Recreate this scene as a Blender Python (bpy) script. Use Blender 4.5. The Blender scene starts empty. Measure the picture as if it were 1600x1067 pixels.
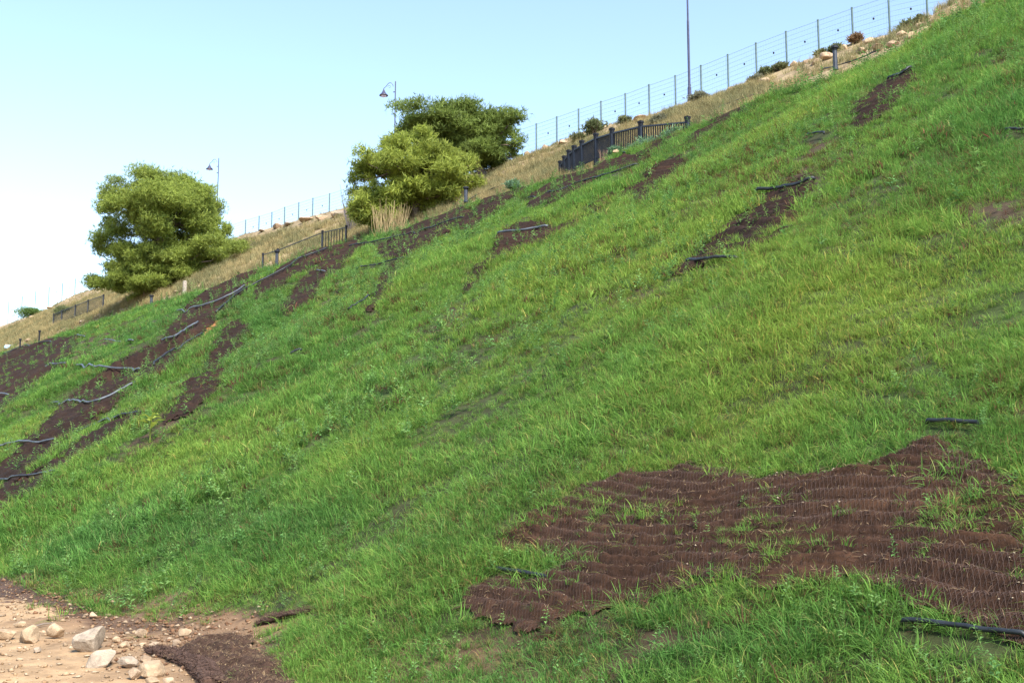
import bpy, math, random
import numpy as np
from mathutils import Vector, Matrix
random.seed(7); RNG = np.random.default_rng(11)
scene = bpy.context.scene
COL = scene.collection

# ------------------------------------------------------------------ camera, light, exposure
FPX, W0, H0 = 1700.0, 1600.0, 1067.0            # focal length in pixels of the photograph
EYE = np.array([0.0, 0.0, 1.6])
PITCH = math.atan((755 - H0 / 2) / FPX)
AZ = math.atan(1400 / FPX)
FH = np.array([-math.cos(AZ), math.sin(AZ), 0.0])
RIGHT = np.array([math.sin(AZ), math.cos(AZ), 0.0])
FWD = FH * math.cos(PITCH) + np.array([0, 0, math.sin(PITCH)])
UP = np.cross(RIGHT, FWD)
cd = bpy.data.cameras.new('camera'); cam = bpy.data.objects.new('camera', cd); COL.objects.link(cam)
cd.sensor_width = 36; cd.lens = 36 * FPX / W0; cd.clip_start = 0.05; cd.clip_end = 6000
R3 = Matrix(((RIGHT[0], UP[0], -FWD[0]), (RIGHT[1], UP[1], -FWD[1]), (RIGHT[2], UP[2], -FWD[2])))
cam.matrix_world = Matrix.Translation(Vector(EYE)) @ R3.to_4x4()
scene.camera = cam

SUN_EL, SUN_DIR_H = math.radians(46), np.array([0.86, -0.16])
sd = SUN_DIR_H / np.linalg.norm(SUN_DIR_H)
SUN = np.array([sd[0] * math.cos(SUN_EL), sd[1] * math.cos(SUN_EL), math.sin(SUN_EL)])
world = bpy.data.worlds.new('World'); scene.world = world; world.use_nodes = True
wn = world.node_tree; bg = wn.nodes['Background']
sky = wn.nodes.new('ShaderNodeTexSky'); sky.sky_type = 'NISHITA'; sky.sun_disc = False
sky.sun_elevation = SUN_EL; sky.sun_rotation = math.atan2(SUN[0], SUN[1])
sky.air_density = 1.1; sky.altitude = 900; sky.dust_density = 0.1; sky.ozone_density = 1.0
gm = wn.nodes.new('ShaderNodeGamma'); gm.inputs[1].default_value = 0.9   # a milky, even sky
wn.links.new(sky.outputs[0], gm.inputs[0]); wn.links.new(gm.outputs[0], bg.inputs[0]); bg.inputs[1].default_value = 0.105
ld = bpy.data.lights.new('sun', 'SUN'); ld.energy = 2.75; ld.angle = math.radians(16); ld.color = (1.0, 0.94, 0.84)
lo = bpy.data.objects.new('sun', ld); COL.objects.link(lo)
lo.rotation_euler = Vector(SUN).to_track_quat('Z', 'Y').to_euler(); lo.location = (20, 0, 60)
scene.view_settings.view_transform = 'Standard'; scene.view_settings.look = 'None'
scene.view_settings.gamma = 1.0; scene.view_settings.exposure = 2.0
scene.render.engine = 'CYCLES'
scene.cycles.max_bounces = 6; scene.cycles.diffuse_bounces = 3; scene.cycles.transmission_bounces = 3

# ------------------------------------------------------------------ maths helpers
def vnoise(x, y, seed=0):
    x = np.asarray(x, float); y = np.asarray(y, float)
    xi = np.floor(x).astype(np.int64); yi = np.floor(y).astype(np.int64)
    fx = x - xi; fy = y - yi
    fx = fx * fx * (3 - 2 * fx); fy = fy * fy * (3 - 2 * fy)
    def h(i, j):
        n = (i * 374761393 + j * 668265263 + seed * 982451653) & 0xffffffff
        n = ((n ^ (n >> 13)) * 1274126177) & 0xffffffff
        n = (n ^ (n >> 16)) & 0xffffffff
        return n / 4294967295.0
    a = h(xi, yi); b = h(xi + 1, yi); c = h(xi, yi + 1); d = h(xi + 1, yi + 1)
    return (a + (b - a) * fx) * (1 - fy) + (c + (d - c) * fx) * fy
def fbm(x, y, seed=0, o=3):
    s = 0; a = 0.5; t = 0
    for k in range(o):
        s = s + a * vnoise(x * 2 ** k, y * 2 ** k, seed + k * 17); t += a; a *= 0.5
    return s / t * 2 - 1
def sstep(a, b, x):
    t = np.clip((np.asarray(x, float) - a) / (b - a), 0, 1); return t * t * (3 - 2 * t)
def ray(px, py):
    d = FWD + RIGHT * ((px - W0 / 2) / FPX) + UP * ((H0 / 2 - py) / FPX); return d
def at_y(px, py, Y):                            # where the sight line meets the upright plane at that Y
    d = ray(px, py); t = Y / d[1]; return EYE + d * t
def at_d(px, py, dep):
    return EYE + ray(px, py) * dep
def project(P):
    P = np.asarray(P, float) - EYE
    z = P @ FWD; z = np.where(z < 0.1, np.nan, z)
    return W0 / 2 + FPX * (P @ RIGHT) / z, H0 / 2 - FPX * (P @ UP) / z, z

# ------------------------------------------------------------------ terrain
TOE, CREST, FENCE_Y = 4.8, 30.8, 48.0
cpx = [(1750, -95), (1640, -48), (1540, 0), (1400, 78), (1304, 107), (1185, 152), (1075, 198), (1000, 226), (955, 246), (880, 268), (800, 292), (728, 315), (640, 352),
       (545, 380), (433, 414), (350, 442), (237, 474), (150, 502), (60, 532), (0, 552), (-80, 585)]
fpx = [(1700, -115), (1600, -70), (1510, -18), (1447, 25), (1388, 45), (1331, 58), (1278, 80), (1228, 96), (1181, 114), (1136, 134), (1094, 147), (1054, 160), (1014, 173), (977, 182),
       (939, 190), (904, 202), (870, 216), (838, 232), (760, 258), (640, 292), (515, 325), (490, 331), (467, 338), (445, 344), (425, 350), (405, 355), (384, 360),
       (300, 395), (200, 432), (118, 456), (97, 467), (77, 478), (55, 487), (35, 495), (14, 502), (-60, 525)]
def curve(pts, Y):
    q = np.array([at_y(x, y, Y) for x, y in pts]); o = np.argsort(q[:, 0]); return q[o, 0], q[o, 2]
CX, CZ = curve(cpx, CREST); FX, FZ = curve(fpx, FENCE_Y)
CZ0 = np.polyfit(CX, CZ, 2)
def crest_z(X): return np.interp(X, CX, CZ)
def fence_z(X): return np.interp(X, FX, FZ)
def softmax0(x, w): return w * np.logaddexp(0, x / w)
def terrain(X, Y):
    X = np.asarray(X, float); Y = np.asarray(Y, float)
    zc = crest_z(X); zf = fence_z(X)
    toe = TOE + 0.35 * fbm(X * 0.35, Y * 0 + 3.0, 5) * sstep(4, 9, -X)
    k = zc / (CREST - TOE)
    s = k * softmax0(Y - toe, 0.22)
    up = sstep(0, 6, Y - toe) * (1 - sstep(27.5, 31, Y))
    wx = X + 1.6 * fbm(X * 0.06, Y * 0.09, 21)
    far = sstep(6, 40, -X)
    gul = (0.26 + 0.46 * far) * fbm(wx / 5.5, Y / 28.0, 31, 2) + 0.17 * fbm(wx / 1.9, Y / 12.0, 37, 2) * (0.5 + far)
    gul = gul + 0.09 * fbm(X / 1.1, Y / 1.1, 41, 2)
    s = s + gul * up
    # crest shelf, then the rough bank behind it
    w = 0.45
    shelf = zc + 0.02 * (Y - CREST)
    z = shelf - softmax0(shelf - s, w)
    tb = np.clip((Y - CREST) / (FENCE_Y - CREST), 0, 1)
    rc, rf = (zc - 1.6) / CREST, (zf - 1.9) / FENCE_Y
    bank = 1.6 + (rc - .006 + (rf - rc + .006) * tb ** .85) * np.minimum(Y, FENCE_Y) - .2 * (1 - tb)
    rough = (0.35 * fbm(X / 3.0, Y / 3.0, 51) + 0.12 * fbm(X / .8, Y / .8, 57)) * sstep(33, 36, Y) * (1 - sstep(44.5, 47.5, Y))
    z = z + (bank - z) * sstep(31.8, 34.6, Y) + rough
    z = z - np.clip(Y - FENCE_Y - 1.0, 0, 400) * 0.12
    ground = 0.05 * fbm(X / 1.6, Y / 1.6, 61) * (1 - sstep(4, 7, Y)) * sstep(-40, -3, Y) + 0.022 * fbm(X / .3, Y / .3, 63, 2) * (1 - sstep(4.5, 6, Y)) * sstep(-8, 0, Y)
    rut = -0.05 * np.exp(-((Y - 1.6) / .35) ** 2)
    return z + ground + rut
def axis(segs):
    out = [segs[0][0]]
    for a, b, s in segs:
        n = max(1, int(round((b - a) / s))); out += list(a + (b - a) * (np.arange(1, n + 1) / n))
    return np.array(out)
ys = axis([(-400, -40, 30), (-40, -3, 3), (-3, 4, .22), (4, 12, .085), (12, 33, .17), (33, 50, .36), (50, 80, 3), (80, 500, 40)])
xs = [14.0]
while xs[-1] > -170: xs.append(xs[-1] - max(.075, .0042 * abs(xs[-1])))
xs = np.array(sorted(list(np.arange(400, 15, -20.)) + xs + list(-np.geomspace(175, 1500, 24))))
GX, GY = np.meshgrid(xs, ys); GZ = terrain(GX, GY); nx, ny = len(xs), len(ys)
def H(X, Y):                                    # the height of the built grid itself
    X = np.asarray(X, float); Y = np.asarray(Y, float)
    i = np.clip(np.searchsorted(xs, X) - 1, 0, nx - 2); j = np.clip(np.searchsorted(ys, Y) - 1, 0, ny - 2)
    u = np.clip((X - xs[i]) / (xs[i + 1] - xs[i]), 0, 1); v = np.clip((Y - ys[j]) / (ys[j + 1] - ys[j]), 0, 1)
    return (GZ[j, i] * (1 - u) + GZ[j, i + 1] * u) * (1 - v) + (GZ[j + 1, i] * (1 - u) + GZ[j + 1, i + 1] * u) * v
def hit(px, py, tmax=400.0):
    px = np.atleast_1d(np.asarray(px, float)); py = np.atleast_1d(np.asarray(py, float))
    d = FWD[None] + RIGHT[None] * ((px - W0 / 2) / FPX)[:, None] + UP[None] * ((H0 / 2 - py) / FPX)[:, None]
    t = np.full(len(px), 2.5); done = np.zeros(len(px), bool); res = np.full(len(px), np.nan); prev = t.copy()
    while not done.all() and t.min() < tmax:
        P = EYE + d * t[:, None]
        under = (P[:, 2] < H(P[:, 0], P[:, 1])) & ~done
        if under.any():
            a = prev[under].copy(); b = t[under].copy(); dd = d[under]
            for _ in range(18):
                m = (a + b) / 2; Q = EYE + dd * m[:, None]; u = Q[:, 2] < H(Q[:, 0], Q[:, 1])
                b = np.where(u, m, b); a = np.where(u, a, m)
            res[under] = b; done |= under
        prev = np.where(done, prev, t); t = np.where(done, t, t * 1.006 + 0.01)
        if t[~done].size == 0 or t[~done].min() > tmax: break
    return EYE + d * res[:, None]
def normal(X, Y, e=0.05):
    n = np.stack([-(H(X + e, Y) - H(X - e, Y)) / (2 * e), -(H(X, Y + e) - H(X, Y - e)) / (2 * e), np.ones_like(np.asarray(X, float))], -1)
    return n / np.linalg.norm(n, axis=-1, keepdims=True)
def inpoly(px, py, poly):
    r = np.zeros(np.shape(px), bool); n = len(poly)
    with np.errstate(all='ignore'):
        for i in range(n):
            x1, y1 = poly[i]; x2, y2 = poly[(i + 1) % n]
            if y1 == y2: continue
            r ^= ((y1 > py) != (y2 > py)) & (px < (x2 - x1) * (py - y1) / (y2 - y1) + x1)
    return r

# ------------------------------------------------------------------ materials
def mat(name, base=(.5, .5, .5), rough=.8, spec=.3, metal=0.0):
    m = bpy.data.materials.new(name); m.use_nodes = True; b = m.node_tree.nodes['Principled BSDF']
    b.inputs['Base Color'].default_value = (*base, 1); b.inputs['Roughness'].default_value = rough
    b.inputs['Specular IOR Level'].default_value = spec; b.inputs['Metallic'].default_value = metal
    return m
def N(m, t, **kw):
    n = m.node_tree.nodes.new(t)
    for k, v in kw.items(): setattr(n, k, v)
    return n
def L(m, a, b): m.node_tree.links.new(a, b)
def noisy(name, c1, c2, scale, rough=.85, bump=.3, bscale=None, bdist=.02, attr=None, detail=6, spec=.25, metal=0.0, lo=.35, hi=.65):
    m = mat(name, c1, rough, spec, metal); b = m.node_tree.nodes['Principled BSDF']
    tc = N(m, 'ShaderNodeNewGeometry' if attr is not False else 'ShaderNodeTexCoord')
    pos = tc.outputs['Position'] if attr is not False else tc.outputs['Object']
    n = N(m, 'ShaderNodeTexNoise'); n.inputs['Scale'].default_value = scale; n.inputs['Detail'].default_value = detail; n.inputs['Roughness'].default_value = .65
    L(m, pos, n.inputs['Vector'])
    r = N(m, 'ShaderNodeValToRGB'); r.color_ramp.elements[0].color = (*c1, 1); r.color_ramp.elements[1].color = (*c2, 1)
    r.color_ramp.elements[0].position = lo; r.color_ramp.elements[1].position = hi
    L(m, n.outputs[0], r.inputs[0]); out = r.outputs[0]
    if attr:
        a = N(m, 'ShaderNodeAttribute', attribute_name=attr)
        mx = N(m, 'ShaderNodeMix', data_type='RGBA', blend_type='MULTIPLY'); mx.inputs[0].default_value = 1
        L(m, a.outputs['Color'], mx.inputs[6]); L(m, out, mx.inputs[7]); out = mx.outputs[2]
    L(m, out, b.inputs['Base Color'])
    if bump:
        n2 = N(m, 'ShaderNodeTexNoise'); n2.inputs['Scale'].default_value = bscale or scale * 3; n2.inputs['Detail'].default_value = 8; n2.inputs['Roughness'].default_value = .7
        L(m, pos, n2.inputs['Vector'])
        bp = N(m, 'ShaderNodeBump'); bp.inputs['Strength'].default_value = bump; bp.inputs['Distance'].default_value = bdist
        L(m, n2.outputs[0], bp.inputs['Height']); L(m, bp.outputs[0], b.inputs['Normal'])
    return m
def leafmat(name, source, transl=.35, rough=.55, spec=.25, tipattr=True):
    """foliage: colour per instance ('INSTANCER') or per face corner ('GEOMETRY'), a little light let through"""
    m = mat(name, (.1, .2, .03), rough, spec); nt = m.node_tree; b = nt.nodes['Principled BSDF']; out = nt.nodes['Material Output']
    a = N(m, 'ShaderNodeAttribute', attribute_name='gcol'); a.attribute_type = source
    col = a.outputs['Color']
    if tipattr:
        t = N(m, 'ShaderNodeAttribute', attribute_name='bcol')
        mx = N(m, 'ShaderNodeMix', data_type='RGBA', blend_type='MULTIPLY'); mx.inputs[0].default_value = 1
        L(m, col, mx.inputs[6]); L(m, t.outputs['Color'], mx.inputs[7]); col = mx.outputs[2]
    L(m, col, b.inputs['Base Color'])
    tr = N(m, 'ShaderNodeBsdfTranslucent'); L(m, col, tr.inputs['Color'])
    ms = N(m, 'ShaderNodeMixShader'); ms.inputs[0].default_value = transl
    L(m, b.outputs[0], ms.inputs[1]); L(m, tr.outputs[0], ms.inputs[2]); L(m, ms.outputs[0], out.inputs['Surface'])
    return m
M = {}
M['ground'] = noisy('ground_soil', (.62, .6, .58), (1.25, 1.22, 1.18), 2.2, .95, .55, 16, .03, attr='gcol')
M['mat'] = noisy('brown_coir', (.55, .52, .5), (1.35, 1.3, 1.25), 14, .95, .8, 70, .012, attr='gcol', spec=.15)
M['net'] = noisy('net_fibre', (.05, .031, .024), (.088, .055, .043), 9, .8, 0, spec=.3)
M['pipe'] = noisy('black_polythene', (.010, .012, .015), (.026, .03, .036), 6, .5, .1, 30, .004, spec=.35)
M['pipe_grey'] = noisy('weathered_polythene', (.045, .056, .072), (.095, .11, .13), 5, .5, .1, 30, .004, spec=.5)
M['metal'] = noisy('dark_painted_steel', (.007, .008, .012), (.015, .017, .024), 8, .6, .1, 40, .003, spec=.25)
M['rail'] = noisy('blue_grey_steel', (.016, .021, .034), (.032, .04, .058), 8, .55, .1, 40, .003, spec=.5)
M['fence'] = noisy('green_coated_steel', (.06, .1, .1), (.1, .15, .15), 5, .5, 0, spec=.4)
M['wire'] = noisy('galvanised_wire', (.2, .3, .32), (.28, .38, .4), 5, .5, 0, spec=.4)
M['lamp'] = noisy('lamp_paint', (.03, .03, .06), (.055, .055, .1), 5, .4, 0, spec=.5)
M['glass'] = mat('opal_glass', (.55, .5, .75), .3, .5)
M['rock'] = noisy('pale_limestone', (.2, .17, .14), (.40, .345, .285), 9, .9, .7, 22, .03, attr='gcol')
M['bark'] = noisy('pine_bark', (.09, .065, .05), (.2, .16, .13), 6, .95, .6, 20, .03)
M['straw'] = leafmat('dry_straw', 'GEOMETRY', .2, .7, .2, False)
M['needle'] = leafmat('pine_needles', 'GEOMETRY', .5, .6, .25, False)
M['shrub'] = leafmat('shrub_leaves', 'GEOMETRY', .45, .6, .25, False)
M['grass'] = leafmat('grass_blades', 'INSTANCER', .45, .65, .12)
M['weed'] = leafmat('weed_leaves', 'INSTANCER', .4, .55, .2)
M['dry'] = leafmat('dry_grass_blades', 'INSTANCER', .3, .7, .2)
M['plastic'] = noisy('pale_blue_plastic', (.3, .5, .65), (.5, .7, .8), 3, .4, .2, 10)

# ------------------------------------------------------------------ mesh helpers
class MB:
    def __init__(s): s.v = []; s.f = []; s.c = []
    def add(s, v, f, c=None):
        o = len(s.v); s.v += [tuple(p) for p in v]; s.f += [tuple(i + o for i in q) for q in f]; s.c += [tuple(c) if c is not None else (1, 1, 1)] * len(v)
    def box(s, c, h, R=None, col=None):
        c = np.asarray(c, float); R = np.eye(3) if R is None else R
        v = [c + R @ (np.array([a, b, d]) * h) for a in (-1, 1) for b in (-1, 1) for d in (-1, 1)]
        s.add(v, [(0, 1, 3, 2), (4, 6, 7, 5), (0, 4, 5, 1), (2, 3, 7, 6), (0, 2, 6, 4), (1, 5, 7, 3)], col)
    def bar(s, a, b, w, t=None, col=None):       # square bar from a to b
        a = np.asarray(a, float); b = np.asarray(b, float); d = b - a; l = np.linalg.norm(d); z = d / l
        x = np.cross(z, [0, 0, 1.0]); x = np.array([1.0, 0, 0]) if np.linalg.norm(x) < 1e-3 else x / np.linalg.norm(x)
        s.box((a + b) / 2, np.array([w / 2, (t or w) / 2, l / 2]), np.stack([x, np.cross(z, x), z], 1), col)
    def tube(s, pts, rad, n=8, col=None, cap=True):
        pts = np.asarray(pts, float); m = len(pts); rad = np.broadcast_to(rad, (m,)); v = []
        T = np.gradient(pts, axis=0); T /= np.linalg.norm(T, axis=1, keepdims=True) + 1e-9
        ref = np.array([0, 0, 1.0]) if abs(T[:, 2]).mean() < .9 else np.array([1.0, 0, 0])
        for i in range(m):
            x = np.cross(T[i], ref); x /= np.linalg.norm(x) + 1e-9; y = np.cross(T[i], x)
            for k in range(n):
                a = 2 * math.pi * k / n; v.append(pts[i] + rad[i] * (x * math.cos(a) + y * math.sin(a)))
        f = [(i * n + k, i * n + (k + 1) % n, (i + 1) * n + (k + 1) % n, (i + 1) * n + k) for i in range(m - 1) for k in range(n)]
        if cap: f += [tuple(range(n))[::-1], tuple((m - 1) * n + k for k in range(n))]
        s.add(v, f, col)
    def lathe(s, o, prof, n=14, col=None):
        v = []; o = np.asarray(o, float)
        for r, z in prof:
            v += [o + np.array([r * math.cos(2 * math.pi * k / n), r * math.sin(2 * math.pi * k / n), z]) for k in range(n)]
        m = len(prof)
        s.add(v, [(i * n + k, i * n + (k + 1) % n, (i + 1) * n + (k + 1) % n, (i + 1) * n + k) for i in range(m - 1) for k in range(n)] + [tuple(range(n))[::-1], tuple((m - 1) * n + k for k in range(n))], col)
    def build(s, name, m, parent=None, color=False, smooth=False, origin=None):
        return mesh_obj(name, np.array(s.v), s.f, m, parent, np.array(s.c) if color else None, smooth, origin)
def mesh_obj(name, v, f, m, parent=None, col=None, smooth=False, origin=None):
    v = np.asarray(v, float)
    if origin is not None: v = v - np.asarray(origin)
    me = bpy.data.meshes.new(name)
    if isinstance(f, np.ndarray):
        me.vertices.add(len(v)); me.vertices.foreach_set('co', v.astype(np.float32).ravel())
        k = f.shape[1]; me.loops.add(f.size); me.loops.foreach_set('vertex_index', f.astype(np.int32).ravel())
        me.polygons.add(len(f)); me.polygons.foreach_set('loop_start', np.arange(len(f), dtype=np.int32) * k)
        me.update(calc_edges=True)
    else:
        me.from_pydata([tuple(p) for p in v], [], f)
    if col is not None:
        ca = me.color_attributes.new('gcol', 'FLOAT_COLOR', 'POINT')
        ca.data.foreach_set('color', np.concatenate([col, np.ones((len(col), 1))], 1).astype(np.float32).ravel())
    if smooth: me.polygons.foreach_set('use_smooth', np.ones(len(me.polygons), bool))
    me.materials.append(m); me.validate()
    o = bpy.data.objects.new(name, me); COL.objects.link(o)
    if parent is not None: o.parent = parent
    if origin is not None: o.location = origin
    return o
def tag(o, label=None, cat=None, group=None, kind=None):
    if label: o['label'] = label
    if cat: o['category'] = cat
    if group: o['group'] = group
    if kind: o['kind'] = kind
    return o
def empty(name, loc, label, cat, group=None):
    o = bpy.data.objects.new(name, None); COL.objects.link(o); o.location = loc; o.empty_display_size = .2
    return tag(o, label, cat, group)
def child(mb, name, m, root, **kw):              # mesh given in world space, hung under a thing that only has a location
    mb.v = [tuple(np.asarray(p) - np.array(root.location)) for p in mb.v]
    return mb.build(name, m, root, **kw)

# ------------------------------------------------------------------ what lies bare (outlines on the slope, found by the sight line)
MATS = [
 ('large ribbed brown erosion mat laid bare at the foot of the slope, lower right', [(785,840),(830,802),(880,768),(930,748),(1000,735),(1040,735),(1090,722),(1150,735),(1250,738),(1330,728),(1390,713),(1420,686),(1452,680),(1500,702),(1560,742),(1640,765),(1640,1010),(1560,990),(1480,972),(1420,962),(1400,940),(1330,915),(1270,903),(1200,905),(1130,908),(1060,922),(950,948),(880,968),(830,988),(760,972),(690,957),(700,928),(760,905),(830,895),(860,870),(800,860)]),
 ('dark bare mat patch near the slope top with a pipe across its upper end', [(1328,188),(1340,160),(1365,140),(1385,128),(1430,110),(1436,118),(1415,146),(1385,172),(1350,194)]),
 ('long dark mat strip in mid slope under the slanting black pipe', [(1055,415),(1085,380),(1135,350),(1178,318),(1200,302),(1268,284),(1276,300),(1252,332),(1222,357),(1170,378),(1108,400)]),
 ('slim bare mat strip uphill of the grass ridge below the railing', [(970,292),(1000,273),(1060,250),(1072,262),(1040,287),(1000,303)]),
 ('brown bare mat with a straight pipe along its lower side, mid hillside', [(765,378),(785,358),(820,342),(868,350),(905,335),(940,313),(965,296),(950,320),(905,347),(855,368),(800,388)]),
 ('thin brown mat gap running down beside the bright grass ridge', [(712,438),(745,408),(790,385),(800,392),(770,408),(738,433)]),
 ('bare mat strip just below the bent railing at the crest', [(845,298),(890,272),(935,252),(990,242),(1020,225),(1065,212),(1050,228),(985,258),(940,272),(890,297),(850,312)]),
 ('brown mat below the crest right of the bollard by the yellow pine', [(715,333),(760,300),(830,280),(850,283),(800,303),(745,337)]),
 ('bare mat strip above the crest pipe in front of the straw clump', [(588,372),(640,348),(720,322),(733,342),(655,374),(600,384)]),
 ('narrow bare mat running downhill left of the bright grass mound', [(430,475),(470,435),(515,400),(560,380),(575,380),(545,408),(505,440),(485,466),(450,480)]),
 ('small dark mat patch under the short pipe on the grass mound', [(568,468),(588,430),(615,415),(645,405),(628,430),(592,458)]),
 ('large dark mat slope patch below the left pine', [(222,548),(262,510),(290,478),(330,450),(375,428),(402,428),(388,452),(352,482),(312,522),(272,558),(238,575)]),
 ('purple brown mat patch beside the orange earth scar', [(318,553),(345,520),(365,508),(402,513),(362,547),(330,560)]),
 ('lower mat patch with weeds in the left middle of the slope', [(250,635),(295,592),(350,575),(348,597),(300,624)]),
 ('upper of two long mat strips at the left edge', [(-40,770),(0,712),(60,665),(130,607),(200,568),(255,548),(272,560),(222,597),(152,652),(90,692),(30,738),(-40,800)]),
 ('lower of two long torn mat strips at the left edge', [(-40,830),(0,768),(60,728),(130,688),(200,648),(218,655),(172,692),(112,722),(62,762),(10,788)]),
 ('ribbed mat at the far left end of the slope top', [(-40,600),(-10,562),(30,546),(70,534),(122,530),(112,552),(62,592),(22,622),(-40,660)]),
 ('slim dark mat strip along the crest right of the railing', [(1060,203),(1110,180),(1150,161),(1192,149),(1198,156),(1150,178),(1100,197)]),
 ('thin bare mat strip under the crest left of the straw clump', [(400,430),(440,408),(500,386),(556,376),(562,386),(500,404),(440,426),(405,442)]),
 ('bare mat strip joining the crest bollard to the railing foot', [(822,292),(880,268),(930,252),(936,264),(880,284),(830,304)]),
 ('crumpled brown mat heaped at the toe between the rubble and the grass', [(262,1022),(285,1008),(330,1000),(395,1002),(425,1030),(432,1085),(350,1085),(322,1052),(290,1036)]),
]
MATH = []; TAPER = {}
def grow(p, k=1.22, dy=4.0):
    q = np.array(p, float); c = q.mean(0); k = 1.7 if np.ptp(q[:, 1]) < 75 else k; dy = 8.0 if k > 1.4 else dy; n_ = (q - c) * np.array([1.06, k]) + c + np.array([0, dy]); return [tuple(t) for t in n_]
MATS = [MATS[0]] + [(l_, grow(p_)) for l_, p_ in MATS[1:]]
SOIL = [[(1525,108),(1555,85),(1590,76),(1650,70),(1650,105),(1570,118)],  # thin, earthy places in the grass (colour of the ground and sparse grass)
 [(410,815),(440,788),(470,778),(455,802)], [(690,985),(800,965),(1000,955),(1080,985),(1000,1045),(820,1060),(700,1040)],
 [(1235,300),(1260,225),(1320,215),(1340,240),(1290,280)], [(480,480),(540,430),(570,430),(520,475)], [(930,480),(980,455),(1030,440),(1000,475)],
 [(150,800),(190,780),(210,795),(170,815)], [(1480,320),(1560,300),(1620,310),(1600,350),(1500,345)], [(1560,640),(1640,610),(1640,660),(1580,665)],
 [(300,620),(380,560),(440,530),(430,560),(360,610)], [(100,545),(150,520),(200,500),(180,535),(120,565)], [(190,700),(260,640),(300,640),(240,690),(190,725)],
 [(640,530),(720,470),(760,470),(700,520)], [(150,930),(230,925),(400,960),(480,945),(490,970),(420,990),(300,985),(200,985)]]
SAND = [(-400,925),(-40,918),(60,948),(150,978),(230,986),(300,972),(360,965),(425,970),(440,985),(405,1003),(392,1030),(425,1067),(440,1200),(-400,1200)]
DARKTOE = [(-400,880),(-40,893),(30,905),(90,905),(150,922),(170,950),(130,962),(60,945),(-40,922),(-400,930)]
ORANGE = [[(306,530),(322,508),(338,494),(338,506),(322,526)], [(14,762),(26,745),(42,742),(34,758)]]
def warp(X, Y, px, py, d):
    k = 1.0 / d * FPX
    return px + k * (0.2 * fbm(X * 1.7, Y * 1.7, 71, 3) + .09 * fbm(X * 9, Y * 9, 72, 2)), py + k * (0.11 * fbm(X * 1.7 + 9, Y * 1.7, 75, 3) + .06 * fbm(X * 9, Y * 9, 76, 2))

# ------------------------------------------------------------------ hillside and track: one grid cut in two
gv = np.stack([GX, GY, GZ], -1).reshape(-1, 3)
px, py, pd = project(gv); wpx, wpy = warp(gv[:, 0], gv[:, 1], px, py, pd)
gx, gy = gv[:, 0], gv[:, 1]
n1 = fbm(gx / 2.3, gy / 2.3, 81)[:, None]; n2 = fbm(gx / .5, gy / .5, 85)[:, None]
colr = np.array([.04, .046, .016]) * (1 + .25 * n1 + .25 * n2)
colr = colr + np.clip(n1, 0, 1) * np.array([-.012, .012, -.004])
bankm = sstep(31.2, 33.5, gy)[:, None]
bankc = np.array([.27, .205, .12]) * (1 + .35 * n1 + .2 * n2)
colr = colr * (1 - bankm) + bankc * bankm
for p in SOIL:
    k = inpoly(wpx, wpy, p); colr[k] = np.array([.052, .034, .02]) * (1 + .3 * n2[k])
for _, p in MATS[1:]:
    k = inpoly(wpx, wpy, p); colr[k] = np.array([.03, .018, .012])
sand = (inpoly(wpx, wpy, SAND) & (gy < 7)) | (gy < TOE - .6 + .25 * n1[:, 0])
frontbank = (~sand) & (gy < 4.9)
sandc = np.array([.335, .225, .128]) * (1 + .10 * n1 + .10 * n2)
colr[sand] = sandc[sand]
low = (~sand) & (gy < 5.3 + .3 * n1[:, 0]) & (gx < -3.2); colr[low] = np.array([.10, .06, .037]) * (1 + .3 * n2[low])
edge = sand & (gy > 2.6) & (gx > -14); t = (sstep(3.2, 4.9, gy + .6 * n2[:, 0] + .5 * n1[:, 0]) * .8)[:, None]
colr = np.where(edge[:, None], colr * (1 - t) + np.array([.15, .088, .05]) * t, colr)
k = inpoly(wpx, wpy, DARKTOE); colr[k] = np.array([.07, .042, .03]) * (1 + .3 * n2[k])
for p in ORANGE:
    k = inpoly(wpx, wpy, p); colr[k] = np.array([.34, .15, .065]) * (1 + .3 * n2[k])
idx = np.arange(nx * ny).reshape(ny, nx)
quads = np.stack([idx[:-1, :-1], idx[:-1, 1:], idx[1:, 1:], idx[1:, :-1]], -1).reshape(-1, 4)
sq = sand[quads].sum(1) >= 3
def sub(name, q):
    u, inv = np.unique(q, return_inverse=True); o = mesh_obj(name, gv[u], inv.reshape(-1, 4), M['ground'], None, np.clip(colr[u], 0, 1), True)
    return tag(o, kind='structure')
sub('hillside', quads[~sq]); sub('dirt_track', quads[sq])

# ------------------------------------------------------------------ bare mats: ribbed sheets a hand above the soil
def mat_fold(X, Y, amp, lam):
    S = Y * 1.17
    ph = S / lam + 1.5 * fbm(X * .45, Y * .25, 91, 2) + .35 * fbm(X * 1.6, Y * 1.2, 95, 2)
    f_ = ph - np.floor(ph); r = np.where(f_ < .34, np.sin(f_ / .34 * math.pi / 2), .5 + .5 * np.cos((f_ - .34) / .66 * math.pi)) ** .8
    a = amp * (.55 + .65 * vnoise(X * .8, Y * 1.5, 99))
    return a * r + .02 * fbm(X * 3.5, Y * 3.5, 103, 2) + .015 * fbm(X * 13, Y * 13, 107, 2) + .006 * fbm(X * 34, Y * 34, 108, 2)
def mat_z(X, Y, amp, lam):
    t = TAPER['t']; j = np.clip(((Y - TAPER['y0']) / TAPER['r']), 0, t.shape[0] - 1).astype(int); i = np.clip(((X - TAPER['x0']) / TAPER['r']), 0, t.shape[1] - 1).astype(int)
    return H(X, Y) + .03 + mat_fold(X, Y, amp, lam) * t[j, i]
nets = []
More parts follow.
